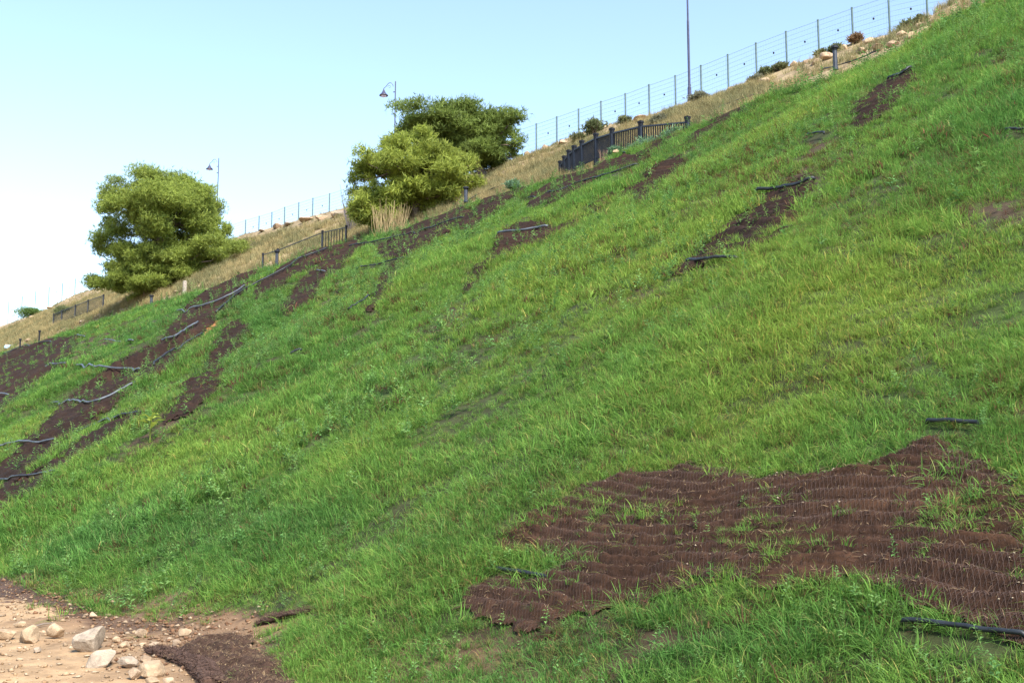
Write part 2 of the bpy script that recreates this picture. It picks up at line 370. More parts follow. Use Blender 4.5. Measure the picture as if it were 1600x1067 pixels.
for i, (lab, poly) in enumerate(MATS):
    pp = np.array(poly, float); q = hit(pp[:, 0], pp[:, 1]); q = q[~np.isnan(q[:, 0])]
    lo_, hi_ = q[:, :2].min(0) - .7, q[:, :2].max(0) + .7
    hi_[1] = min(hi_[1], 33); dist = np.median(np.linalg.norm(q - EYE, axis=1))
    res = .017 if i == 0 else max(.022, dist * .0020)
    X, Y = np.meshgrid(np.arange(lo_[0], hi_[0], res), np.arange(lo_[1], hi_[1], res * (1 if i == 0 else .8)))
    amp, lam = (.10, .16) if i == 0 else ((.085, .3) if dist < 15 else (.10, .34))
    base = H(X, Y).ravel(); v = np.stack([X.ravel(), Y.ravel(), base], -1)
    a, b, d = project(v + np.array([0, 0, .03])); a, b = warp(v[:, 0], v[:, 1], a, b, d)
    ins = inpoly(a, b, poly)
    tp = np.zeros(X.shape); er = ins.reshape(X.shape).copy(); ne = max(3, int(.22 / res))
    for _ in range(ne):                          # the sheet lies down towards its torn edge
        tp += er / ne; e2 = er.copy(); e2[1:] &= er[:-1]; e2[:-1] &= er[1:]; e2[:, 1:] &= er[:, :-1]; e2[:, :-1] &= er[:, 1:]; er = e2
    if i == 0: TAPER.update(x0=X[0, 0], y0=Y[0, 0], r=res, t=tp)
    Z = base.reshape(X.shape) + .03 + mat_fold(X, Y, amp, lam) * tp; v[:, 2] = Z.ravel()
    r_, c_ = X.shape; id_ = np.arange(r_ * c_).reshape(r_, c_)
    qd = np.stack([id_[:-1, :-1], id_[:-1, 1:], id_[1:, 1:], id_[1:, :-1]], -1).reshape(-1, 4); qd = qd[ins[qd].all(1)]
    if len(qd) < 4: print('MAT EMPTY', lab); continue
    u, inv = np.unique(qd, return_inverse=True); vv = v[u]
    nn = fbm(vv[:, 0] * 1.2, vv[:, 1] * 1.2, 111)[:, None]; cc = (np.array([.042, .0215, .013]) if i == 0 else np.array([.066, .039, .027]) if dist < 15 else np.array([.024, .0135, .0095])) * (1 + .25 * nn)
    cc = cc + np.clip(fbm(vv[:, 0] * .9, vv[:, 1] * 3, 115)[:, None] - .1, 0, 1) * np.array([.026, .013, .006])
    org = np.array([vv[:, 0].mean(), vv[:, 1].mean(), vv[:, 2].min()])
    o = mesh_obj('erosion_mat', vv, inv.reshape(-1, 4), M['mat'], None, np.clip(cc, 0.005, 1), True, org)
    tag(o, lab, 'erosion mat', 'bare erosion mats on the slope'); MATH.append((o, poly, amp, lam))
def fibres(o, n, seed, ln0=.02, ln1=.08):
    rng = np.random.default_rng(seed); me = o.data; V = np.empty(len(me.vertices) * 3, np.float32); me.vertices.foreach_get('co', V); V = V.reshape(-1, 3); A = V[rng.integers(0, len(V), n)] + np.array([0, 0, .004])
    a = rng.uniform(0, 6.283, n); dr = np.stack([np.cos(a), np.sin(a) * .85, np.sin(a) * .5 + rng.normal(size=n) * .18 + .05], 1); dr /= np.linalg.norm(dr, axis=1, keepdims=True); ln = rng.uniform(ln0, ln1, (n, 1))
    s_ = np.cross(dr, [0, -.5, .85]); s_ /= np.linalg.norm(s_, axis=1, keepdims=True); mid = A + dr * ln * .5 + np.array([0, 0, .012]) * rng.random((n, 1)); w = rng.uniform(.001, .003, (n, 1))
    v = np.stack([A - s_ * w, A + s_ * w, mid + s_ * w, mid - s_ * w, A + dr * ln], 1).reshape(-1, 3); B = np.arange(n)[:, None] * 5
    f = [tuple(q) for q in (B + np.array([0, 1, 2, 3])).tolist()] + [tuple(q) for q in (B + np.array([3, 2, 4])).tolist()]
    u = rng.random((n, 1)) ** 3; c = np.repeat((np.array([.30, .21, .11]) * u + np.array([.075, .042, .028]) * (1 - u)) * rng.uniform(.7, 1.3, (n, 1)), 5, 0)
    ob = mesh_obj('loose_fibres', v, f, M['straw'], o, np.clip(c, .01, 1)); ob['kind'] = 'stuff'
fibres(MATH[0][0], 5000, 41)
for h_ in MATH:
    if 'crumpled' in h_[0]['label']: fibres(h_[0], 5000, 42, .015, .06)
# knitted net over the near mat: real strands, joined
def strands(o, poly, amp, lam, sx, sy, w):
    pp = np.array(poly, float); q = hit(pp[:, 0], pp[:, 1]); x0, x1, y0, y1 = q[:, 0].min(), q[:, 0].max(), q[:, 1].min(), q[:, 1].max()
    V = []; F = []
    nxs = int((x1 - x0) / sx); nys = int((y1 - y0) / sy)
    I, J = np.meshgrid(np.arange(nxs + 1), np.arange(nys + 1))
    PX = x0 + I * sx + (J % 2) * sx / 2 + .25 * sx * fbm(I * .13, J * .13, 121); PY = y0 + J * sy + .3 * sy * fbm(I * .13, J * .13, 125)
    lift = (vnoise(PX * 1.3, PY * 2.4, 129) - .45) * .05
    P = np.stack([PX, PY, mat_z(PX, PY, amp, lam) + .004 + np.clip(lift, -.012, .004)], -1)
    a, b, d = project(P.reshape(-1, 3)); a, b = warp(PX.ravel(), PY.ravel(), a, b, d); ok = inpoly(a, b, poly).reshape(PX.shape)
    ev = np.arange(nys + 1) % 2 == 0
    segs = []
    for j in range(nys):
        s0 = 0 if ev[j] else 1
        A = P[j, :-1]; okA = ok[j, :-1]
        for k in ((0, 1) if not ev[j] else (-1, 0)):
            B = np.roll(P[j + 1], -k, 0)[:-1]; okB = np.roll(ok[j + 1], -k)[:-1]
            g = okA & okB & (np.linalg.norm(A - B, axis=1) < .2); segs.append((A[g], B[g]))
    A = np.concatenate([s[0] for s in segs]); B = np.concatenate([s[1] for s in segs])
    nrm = normal(A[:, 0], A[:, 1]); sd_ = np.cross(B - A, nrm); sd_ /= np.linalg.norm(sd_, axis=1, keepdims=True) + 1e-9
    mid = (A + B) / 2 + nrm * .008
    v = np.stack([A - sd_ * w, A + sd_ * w, mid + sd_ * w, mid - sd_ * w, B + sd_ * w, B - sd_ * w], 1).reshape(-1, 3)
    n = len(A); base = np.arange(n)[:, None] * 6
    f = np.concatenate([base + np.array([0, 1, 2, 3]), base + np.array([3, 2, 4, 5])])
    ob = mesh_obj('net_strands', v - np.array(o.location), f, M['net'], o); ob['kind'] = 'stuff'
strands(*MATH[0], .036, .024, .0013)

# ------------------------------------------------------------------ pines
def tufts(mb_list, cen, rad, n, ln, cols, rng, shell=.55, wid=.05, blades=5, up=.5):
    d = rng.normal(size=(n, 3)); d /= np.linalg.norm(d, axis=1, keepdims=True)
    r = shell + (1 - shell) * rng.random((n, 1)) ** .7
    p = cen + (d * r * rad if shell > .2 else np.clip(rng.normal(size=(n, 3)), -1.9, 1.9) * rad * .56)
    out = d * .8 + np.array([0, 0, up])
    for _ in range(blades):
        q = out + rng.normal(size=(n, 3)) * .55; q /= np.linalg.norm(q, axis=1, keepdims=True)
        L_ = ln * (.6 + .7 * rng.random((n, 1)))
        s = np.cross(q, rng.normal(size=(n, 3))); s /= np.linalg.norm(s, axis=1, keepdims=True) + 1e-9
        w = wid * (.6 + .8 * rng.random((n, 1)))
        mb_list.append((p - s * w * .5, p + s * w * .5, p + q * L_ + s * w * .25, p + q * L_ - s * w * .25, cols(n, d, rng)))
def join_tufts(lst):
    A = np.concatenate([np.stack(t[:4], 1) for t in lst]); C = np.concatenate([t[4] for t in lst])
    n = len(A); return A.reshape(-1, 3), np.arange(4 * n).reshape(n, 4), np.repeat(C, 4, 0)
def limb(mb, a, b, r0, r1, rng, sag=.1, n=6):
    a = np.asarray(a); b = np.asarray(b); t = np.linspace(0, 1, n)[:, None]; l = np.linalg.norm(b - a)
    p = a + (b - a) * t + np.sin(t * math.pi) * np.array([0, 0, 1]) * l * sag + rng.normal(size=(n, 3)) * l * .03 * np.sin(t * math.pi)
    mb.tube(p, np.linspace(r0, r1, n), 6)
def pine(lobes, basepx, Y, label, tint, seed, dens=1.0, trunk_r=.28, thin=None):
    rng = np.random.default_rng(seed)
    b = hit([basepx[0]], [basepx[1]])[0] if Y is None else at_y(basepx[0], basepx[1], Y)
    b[2] = H(b[0], b[1]) - .1; dep = (b - EYE) @ FWD; mpp = dep / FPX
    root = empty('pine_tree', b, label, 'tree', 'pines on the bank')
    lst = []; wood = MB(); fork = b + np.array([0, 0, 1.2]); tr = MB()
    xs_ = [l[0] for l in lobes]; span = (max(xs_) - min(xs_)) * mpp
    top = at_d(np.mean(xs_), min(l[1] for l in lobes) + 30, dep)
    t = np.linspace(0, 1, 8)[:, None]
    path = b + (top - b) * t + np.sin(t * 5 + seed) * np.array([.25, .2, 0]) * t
    tr.tube(path, np.linspace(trunk_r, trunk_r * .25, 8), 8)
    for (x, y, rx, ry) in lobes:
        for sgn in ((0,) if rx < 24 else (-1, 1)):
            off = sgn * span * rng.uniform(.08, .27) + rng.uniform(-.08, .08) * span
            c = at_d(x + rng.uniform(-6, 6) * abs(sgn), y + rng.uniform(-5, 5) * abs(sgn), dep) + FH * off
            rad = np.array([rx * mpp * 1.1, rx * mpp * 1.1, ry * mpp * 1.1]) * rng.uniform(.9, 1.1)
            for _ in range(int(4 + rx / 9)):          # the lobe breaks up into several flat sprays
                dd = rng.normal(size=3); dd /= np.linalg.norm(dd)
                cc = c + dd * rad * rng.uniform(.4, .9); rr = rad * rng.uniform(.34, .56)
                rr[2] = max(rr[2] * .85, .3)
                lobe_t = rng.uniform(.82, 1.22)
                def cols(n, d, g, lobe_t=lobe_t):
                    u = g.random((n, 1)); k = g.uniform(.75, 1.25, (n, 1)) * lobe_t
                    return np.clip((np.array(tint[0]) * u + np.array(tint[1]) * (1 - u)) * k, .004, 1)
                area = rr[0] * rr[0] + 2 * rr[0] * rr[2]
                tufts(lst, cc, rr, max(8, int(area * 125 * dens)), .29, cols, rng, 0, .04, 5, .5)
            k = rng.integers(3, 7); limb(wood, path[k if (c[2] > path[4][2]) else 2], c - np.array([0, 0, rad[2] * .3]), trunk_r * .32, .03, rng, -.06)
    v, f, c = join_tufts(lst)
    child_np('crown', v, f, c, M['needle'], root)
    tk = child(tr, 'trunk', M['bark'], root, smooth=True); child(wood, 'limbs', M['bark'], root, smooth=True)
    return root
def child_np(name, v, f, c, m, root):
    o = mesh_obj(name, v - np.array(root.location), f, m, root, c); return o
YG = ((.36, .41, .07), (.20, .25, .05)); DG = ((.23, .30, .065), (.13, .18, .045)); MGN = ((.33, .39, .075), (.17, .225, .05))
pine([(300,300,34,20),(255,288,40,18),(210,308,32,20),(176,322,18,14),(318,322,24,22),(275,325,42,22),(225,345,38,20),(172,358,16,14),(312,358,26,18),(262,368,40,18),(196,392,24,16),(165,420,16,12),
      (205,425,26,18),(300,398,36,14),(345,378,22,16),(372,398,26,16),(385,412,20,12),(350,400,26,14),(245,418,36,18),(335,412,30,16),(152,442,18,10),(190,445,30,12),(190,370,26,18),(160,345,14,12),(215,395,26,16),(160,395,14,14),(240,330,30,18),(335,400,26,16),(170,308,14,9),(330,345,14,14),(225,430,30,14),(280,415,30,14),(390,410,12,12),(300,432,34,14),(255,438,28,12),(355,360,12,10),(215,456,30,9),(255,450,30,9),(300,445,30,9),(340,430,22,9)],
     (228,452), 35.5, 'tall round pine tree with lamp post behind it, furthest left', MGN, 1, 1.0, .4)
pine([(655,215,22,12),(612,232,28,16),(580,252,26,16),(660,245,36,18),(702,252,30,16),(622,268,42,18),(562,275,18,14),(690,278,38,16),(735,260,16,10),(745,283,16,10),(645,298,46,16),(592,303,22,14),(560,308,16,14),
      (700,300,24,12),(612,318,30,12),(572,332,26,12),(690,312,30,10),(645,325,18,8),(600,338,24,9),(560,330,16,12),(670,328,26,9)],
     (650,338), 34.8, 'yellow green bushy pine in front of the darker pine', YG, 2, 1.05, .3)
pine([(708,180,38,9),(760,193,36,12),(670,192,36,12),(640,203,22,11),(700,203,38,16),(742,213,38,18),(790,203,26,14),(806,220,15,14),(722,233,38,18),(772,238,32,15),(690,223,30,15),(622,215,14,10),(800,238,14,10),(745,250,30,10)],
     (760,262), 43, 'darker flat topped pine behind the yellow green pine', DG, 3, 1.0, .3)

# bare twiggy shrub, straw clump
def twigs(name, basepx, Y, hpx, wpx_, label, cat, n, m, col, rad, seed, lean=.35):
    rng = np.random.default_rng(seed); b = at_y(basepx[0], basepx[1], Y); b[2] = min(b[2], H(b[0], b[1]) + .3); dep = (b - EYE) @ FWD; mpp = dep / FPX
    mb = MB()
    for _ in range(n):
        a = rng.uniform(0, 6.28); r = rng.random() ** .5 * wpx_ * mpp * .5
        s = b + np.array([math.cos(a), math.sin(a), 0]) * r * (.8 if name == 'straw_clump' else .2); s[2] -= .3
        hh = hpx * mpp * rng.uniform(.6, 1.05) + .3
        e = s + np.array([math.cos(a) * hh * lean * rng.random(), math.sin(a) * hh * lean * rng.random(), hh])
        mb.tube(np.array([s, (s + e) / 2 + rng.normal(size=3) * .06, e]), [rad, rad * .8, rad * .35], 4, col * np.ones(3) * rng.uniform(.7, 1.25))
        if name == 'bare_shrub':
            for _k in range(3):
                q = s + (e - s) * rng.uniform(.4, .9); mb.tube(np.array([q, q + rng.normal(size=3) * .35 + np.array([0, 0, .2])]), [rad * .6, rad * .25], 3, col)
    o = mb.build(name, m, None, True, origin=b); o['kind'] = 'thing'; return tag(o, label, cat)
twigs('bare_shrub', (548, 312), 37, 66, 34, 'leafless grey twiggy shrub left of the yellow green pine', 'shrub', 16, M['straw'], np.array([.16, .14, .14]), .025, 5, .5)
twigs('straw_clump', (608, 356), 31.6, 48, 60, 'clump of tall dry straw stalks at the foot of the yellow green pine', 'plant', 90, M['straw'], np.array([.33, .255, .13]), .02, 6, .35)
twigs('dead_weed', (942, 244), 31.2, 22, 14, 'dead reddish brown weed standing before the railing', 'plant', 14, M['straw'], np.array([.2, .13, .09]), .018, 7, .4)

def shrub(px_, py_, w, h, col, label, Y=None, seed=0, leaf=.16):
    rng = np.random.default_rng(seed + 100); y2 = py_ + h / 2
    if Y is None: b = hit([px_], [y2])[0]
    else: b = at_y(px_, y2, Y)
    if np.isnan(b[0]): b = at_y(px_, y2, 46.5)
    b[2] = H(b[0], b[1]) if Y is None else b[2]
    dep = (b - EYE) @ FWD; mpp = dep / FPX; rad = np.array([w, w, h]) * mpp / 2; lst = []
    cen = b + np.array([0, 0, rad[2] * .8])
    def cols(n, d, g):
        return np.clip(np.array(col) * g.uniform(.65, 1.35, (n, 1)), .004, 1)
    for _ in range(9):
        dd = rng.normal(size=3); dd /= np.linalg.norm(dd); tufts(lst, cen + dd * rad * .5, rad * rng.uniform(.4, .6), int(40 + 240 * rad[0] * rad[2] / 3), leaf * 1.2, cols, rng, 0, leaf * .3, 4, .5)
    root = empty('shrub', b, label, 'shrub', 'shrubs along the bank'); v, f, c = join_tufts(lst)
    child_np('foliage', v, f, c, M['shrub'], root)
    st = MB()
    for _ in range(5): limb(st, b - np.array([0, 0, .15]), cen + rng.normal(size=3) * rad * .4, .03, .01, rng, .02, 4)
    child(st, 'stem', M['bark'], root)
OLV = (.16, .17, .075); GRY = (.19, .19, .12); DRK = (.14, .165, .07); RED = (.24, .15, .08); SIL = (.15, .25, .14); GRN = (.12, .2, .05)
for i, (x, y, w, h, c, lab, Y) in enumerate([
    (928,188,36,26,DRK,'dark rounded shrub under the fence above the bent railing',None), (905,214,24,16,OLV,'small olive shrub left of and below the dark fence shrub',None),
    (1218,104,30,16,OLV,'olive shrub directly under the fence in the tall pole to bollard stretch',None), (1198,112,26,16,DRK,'dark low shrub touching the olive fence shrub on its left',None),
    (1180,124,28,12,GRY,'grey low shrub beside pale stones below the fence',None), (1282,77,20,14,OLV,'small shrub at the fence left of the black bollard',None),
    (1306,69,28,11,DRK,'flat dark shrub just above the capped bollard',None), (1336,62,30,17,RED,'rusty brown dry shrub beside white boulders',None),
    (1420,42,36,16,DRK,'dark shrub on the pale boulders at the upper right',None), (1440,32,18,14,OLV,'highest small shrub by the fence at the upper right',None),
    (975,183,26,14,OLV,'olive tuft shrub under the fence above the railing post',None), (1032,188,26,20,GRY,'grey green shrub on the dry bank above the railing end',None),
    (1012,228,66,26,SIL,'wide silvery green bush covering the right end of the railing',30.6), (1052,211,46,28,SIL,'silvery bush beside the stub post at the railing end',30.7),
    (960,236,20,10,SIL,'low silvery plant at the foot of the railing',30.6), (48,482,50,18,GRN,'green rounded hedge bush at the far left under the fence',None),
    (98,485,36,18,DRK,'dark green bush behind the far left railing',None), (1092,150,36,12,GRY,'grey brush on the bank right of the tall pole',None),
    (800,288,26,14,SIL,'silvery weed clump on the crest right of the pines',30.8), (385,440,0,0,0,0,0)][:-1]):
    shrub(x, y, w * (.85 if x > 1100 else 1), h * (.8 if x > 1100 else 1), c, lab, Y, i, .12 if c is SIL else .16)

# ------------------------------------------------------------------ skyline fence
posts = [(1510,-32,14),(1447,-20,27),(1388,-6,47),(1331,13,58),(1278,32,82),(1228,50,97),(1181,68,116),(1137,86,136),(1095,103,150),(1055,119,162),(1014,133,175),(977,147,184),(939,159,192),(904,171,204),(870,183,217),(838,194,234),
         (515,303,328),(489,310,333),(467,317,340),(445,324,346),(425,332,352),(405,338,357),(384,344,362),
         (118,436,458),(98,443,470),(77,449,480),(56,456,488),(35,463,497),(14,470,505)]
def fence_pt(x, y): return at_y(x, y, FENCE_Y)
fr = empty('wire_fence', fence_pt(939, 192), 'long thin wire mesh fence on posts running along the skyline', 'fence')
tops = []
for (x, t, b) in posts:
    p = fence_pt(x, t); q = p.copy(); q[2] = min(fence_pt(x, b)[2], H(p[0], p[1])) - .3
    mb = MB(); mb.tube(np.array([q, p]), .055, 8); mb.lathe(p, [(.065, -.02), (.065, .02), (.02, .05)], 8)
    child(mb, 'post', M['fence'], fr); tops.append(p)
wire = [MB() for _ in range(7)]; mesh_w = MB()
for (a, b) in zip(tops[:-1], tops[1:]):
    gap = np.linalg.norm(a - b) > 9
    for k in range(7):
        ha = np.array([0, 0, .04 + k * .27]); wire[k].bar(a - ha, b - ha, .010 if k else .016)
    n = int(np.linalg.norm(a - b) / .16)
    for j in range(1, n):
        p = a + (b - a) * j / n; mesh_w.bar(p - np.array([0, 0, 1.8]), p, .0045)
    if not gap:
        p = a + (b - a) * .42 - np.array([0, 0, .95]); mb = MB(); mb.lathe(p, [(.02, -.06), (.05, -.03), (.05, .03), (.02, .06)], 8); child(mb, 'clip', M['metal'], fr)
for w in wire: child(w, 'wire', M['wire'], fr)
o = child(mesh_w, 'mesh_wire', M['wire'], fr); o['kind'] = 'stuff'

# ------------------------------------------------------------------ street lamps
def lamp(x, ytop, Y, label, height=7.0):
    p = at_y(x, ytop, Y); b = p.copy(); b[2] = H(b[0], b[1]) - .1 if height is None else min(p[2] - height, H(b[0], b[1]) - .05)
    root = empty('street_lamp', b, label, 'street lamp', 'street lamps on the hill'); hgt = p[2] - b[2]
    mb = MB(); mb.lathe(b, [(.16, 0), (.16, .25), (.12, .3), (.11, 1.1), (.075, 1.2), (.07, hgt * .6), (.055, hgt * .62), (.05, hgt - .06), (.03, hgt)], 10); child(mb, 'pole', M['lamp'], root, smooth=False)
    d = -RIGHT; arm = MB(); side = d * .2
    pts = [p + side * 1.0 + np.array([0, 0, z]) for z in (-2.0, -1.2, -.5)]
    for a in np.linspace(0, math.pi * .8, 9): pts.append(p + side + d * (.27 - .27 * math.cos(a)) + np.array([0, 0, -.5 + .33 * math.sin(a)]))
    pts += [p + side + d * .62 + np.array([0, 0, -.5]), p + side + d * .82 + np.array([0, 0, -.68])]
    arm.tube(np.array(pts), .026, 6)
    for z in (-1.0, -1.75): arm.bar(p + np.array([0, 0, z]), p + side + np.array([0, 0, z]), .07)
    sc = [p + side + d * (.35 + .12 * math.cos(a)) + np.array([0, 0, -.52 + .1 * math.sin(a)]) for a in np.linspace(0, 5, 9)]; arm.tube(np.array(sc), .016, 5)
    child(arm, 'arm', M['lamp'], root)
    c = p + side + d * .82 + np.array([0, 0, -.68]); sh = MB()
    sh.lathe(c, [(.03, 0), (.05, -.1), (.09, -.2), (.15, -.34), (.24, -.48), (.36, -.58), (.4, -.66), (.36, -.66)], 14); shd = child(sh, 'lamp_shade', M['lamp'], root, smooth=True)
    g = MB(); g.lathe(c, [(.02, -.8), (.14, -.78), (.22, -.7), (.24, -.64)][::1], 12); child(g, 'lamp_glass', M['glass'], root, smooth=True)
lamp(618, 127, 50.5, 'street lamp with bell shade rising behind the two middle pines')
lamp(342, 247, 50.5, 'street lamp with bell shade behind the far left pine')
lamp(1073, -52, 46.5, 'tall lamp pole cut off by the top of the photo', None)

# ------------------------------------------------------------------ railings
def rail_run(name, label, tops, pitch, drop, pick0=0, pick1=None, hgt=1.2, th=1.0):
    P = [at_y(x, y, Y) for x, y, Y in tops]; b = P[0].copy(); b[2] -= hgt
    root = empty(name, b, label, 'railing', 'railings along the crest path'); segs = list(zip(P[:-1], P[1:]))
    for p in P:
        mb = MB(); q = p.copy(); q[2] = min(p[2] - hgt, H(p[0], p[1]) - .1); mb.bar(q, p, .15 * th); mb.box(p + np.array([0, 0, .02]), np.array([.095 * th, .095 * th, .045])); child(mb, 'post', M['metal'], root)
        f = MB(); g = -FH * .1; f.bar(q + g, p + g - np.array([0, 0, .2]), .05); child(f, 'stanchion', M['rail'], root)
    for i, (a, c) in enumerate(segs):
        dz = np.array([0, 0, drop]); dirn = (c - a) / np.linalg.norm(c - a); a2, c2 = a + dirn * .08, c - dirn * .08
        mb = MB(); mb.bar(a2 - dz, c2 - dz, .09 * th, .06 * th); child(mb, 'handrail', M['rail'], root)
        lo = np.array([0, 0, hgt - .12]); mb = MB(); mb.bar(a2 - lo, c2 - lo, .05); child(mb, 'bottom_rail', M['metal'], root)
        if i < pick0 or (pick1 is not None and i >= pick1): continue
        n = max(2, int(np.linalg.norm(c2 - a2) / pitch))
        for k in range(1, n):
            p = a2 + (c2 - a2) * k / n; mb = MB(); mb.bar(p - lo + np.array([0, 0, .025]), p - dz - np.array([0, 0, .03]), .035); child(mb, 'picket', M['metal'], root)
rail_run('railing', 'dark metal picket railing bending away along the crest in mid view', [(1074,185,31.2),(1001,192,31.3),(956,203,31.7),(931,211,32.3),(909,222,32.9),(897,230,33.3),(889,237,33.6),(882,246,33.9),(876,254,34.2)], .13, .17)
rail_run('railing', 'low dark railing half sunk in dry grass between the left pines', [(411,397,32),(434,390,32),(504,362,32),(541,354,32)], .3, .06, 2, None, 1.3, .6)
rail_run('railing', 'far railing below the left pine on the dry bank', [(84,491,36.5),(97,485,36.5),(118,477,36.5),(138,469,36.5),(162,461,36.5)], .3, .05, 0, None, 1.3, .75)
# bollards
def bollard(x, t, b, wpx_, label, Y=31.0):
    p = at_y(x, t, Y); q = at_y(x, b + 4, Y); q[0], q[1] = p[0], p[1]; mpp = ((p - EYE) @ FWD) / FPX; r = wpx_ * mpp / 2; h = p[2] - q[2]
    root = empty('bollard', q, label, 'bollard', 'black bollards along the crest')
    mb = MB(); mb.lathe(q, [(r * .75, 0), (r * .75, h * .12), (r * .62, h * .14), (r * .6, h * .8)], 12); child(mb, 'shaft', M['rail'] if wpx_ > 6 else M['metal'], root, smooth=False)
    mb = MB(); mb.lathe(q, [(r * .7, h * .8), (r * .72, h * .86), (r * 1.05, h * .88), (r * 1.05, h * .96), (r * .8, h)], 12); child(mb, 'cap', M['metal'], root)
bollard(1304, 72, 106, 11, 'capped black bollard below the boulders at the upper right')
bollard(728, 292, 312, 9, 'black bollard on the crest right of the yellow green pine')
bollard(433, 391, 412, 8, 'black bollard at the left end of the half sunk railing')
bollard(237, 461, 474, 7, 'short black bollard in front of the left pine')
bollard(62, 516, 530, 4, 'right one of two small bollards at the far left')
bollard(32, 529, 543, 4, 'left one of two small bollards at the far left')
mb = MB(); p = at_y(289, 440, 33.5); q = p - np.array([0, 0, 1.3]); mb.tube(np.array([q, p]), .16, 8); mb.lathe(p, [(.16, 0), (.1, .05)], 8)
tag(mb.build('stub_post', M['rock'], None, True, origin=q), 'pale stub post in dry weeds right of the left pine trunk', 'post')

# ------------------------------------------------------------------ hoses
HOSES = [
 ([(778,896),(800,899),(850,909),(900,914),(952,922)], .024, 'pipe', 'dark hose end lying across the left side of the large mat'),
 ([(1448,666),(1490,668),(1535,671)], .022, 'pipe', 'short dark hose in the grass above the large mat'),
 ([(1405,980),(1480,987),(1540,996),(1612,1005)], .02, 'pipe', 'grey black hose along the lower edge of the large mat'),
 ([(1182,307),(1232,301),(1262,294),(1279,287)], .055, 'pipe', 'thick black hose lying over the mid slope mat strip'),
 ([(1386,130),(1416,120),(1430,112)], .055, 'pipe', 'thick hose at the top of the uppermost mat patch'),
 ([(1075,417),(1120,415),(1158,411)], .045, 'pipe', 'black hose in grass under the mid slope mat strip'),
 ([(1262,217),(1294,214)], .035, 'pipe', 'short hose piece in grass below the uppermost mat patch'),
 ([(1570,215),(1608,211)], .035, 'pipe', 'hose piece at the right edge in the upper grass'),
 ([(1105,183),(1130,171),(1150,164),(1204,148)], .06, 'pipe', 'black edging pipe over the crest mat right of the railing'),
 ([(1235,134),(1270,118),(1330,102),(1380,80)], .045, 'pipe', 'black crest pipe passing the capped bollard'),
 ([(931,252),(950,248),(980,244)], .05, 'pipe', 'black pipe just under the bent railing'),
 ([(820,314),(869,304),(897,292),(944,279),(1002,259)], .05, 'pipe', 'black hose in grass from the crest to under the railing'),
 ([(776,370),(819,365),(862,358)], .055, 'pipe_grey', 'grey hose along the lower edge of the mid hillside mat'),
 ([(543,389),(582,383),(630,373),(647,368),(694,354),(730,343)], .06, 'pipe', 'long dark crest pipe below the straw clump'),
 ([(720,326),(747,309),(775,298),(802,291)], .05, 'pipe', 'black edge pipe beside the crest bollard'),
 ([(556,423),(589,417),(637,404)], .05, 'pipe', 'hose over the small dark mat on the grass mound'),
 ([(494,427),(512,429)], .05, 'pipe_grey', 'short grey pipe piece across the narrow mat'),
 ([(336,495),(374,462),(402,447),(430,433),(454,421),(470,409),(487,402),(515,392)], .07, 'pipe', 'long dark hose climbing from the orange scar to the crest'),
 ([(275,490),(313,484),(349,472),(368,463),(385,450)], .07, 'pipe_grey', 'pale grey hose over the large dark mat below the left pine'),
 ([(255,536),(275,531),(300,515),(312,508)], .07, 'pipe_grey', 'grey hose at the lower end of the large dark mat'),
 ([(238,577),(273,553),(300,538),(322,526)], .07, 'pipe', 'dark hose running down from the orange scar'),
 ([(544,489),(560,482),(580,466)], .04, 'pipe', 'hose half hidden beside the bright grass mound'),
 ([(453,559),(475,552)], .045, 'pipe', 'tiny hose end on the bright grass slope'),
 ([(50,570),(87,574),(104,572),(138,577),(168,580),(204,582),(224,582)], .07, 'pipe_grey', 'pale hose crossing level near the left edge, uppermost one'),
 ([(80,633),(102,633),(111,629),(129,632),(150,633),(180,619),(217,600)], .065, 'pipe_grey', 'pale bent hose crossing the upper long mat strip'),
 ([(-20,702),(0,701),(9,701),(27,694),(60,696),(92,690)], .055, 'pipe_grey', 'pale hose leaving the left edge over the upper mat strip'),
 ([(118,681),(150,668),(182,658),(196,653),(223,648)], .055, 'pipe', 'dark hose over the lower torn mat strip'),
 ([(-20,758),(0,757),(24,752),(60,746),(97,742)], .05, 'pipe', 'lowest black hose at the left edge'),
 ([(-15,618),(0,619),(16,621)], .07, 'pipe_grey', 'short pale hose end at the left edge'),
 ([(122,526),(134,529)], .07, 'pipe_grey', 'tiny pale hose piece under the far left crest'),
 ([(164,534),(187,538),(212,537)], .06, 'pipe_grey', 'faint grey hose in grass below the far left railing'),
 ([(4,556),(30,545),(45,541),(95,531)], .08, 'pipe', 'pipe edging the ribbed mat at the far left end'),
]
HOSE_XY = []
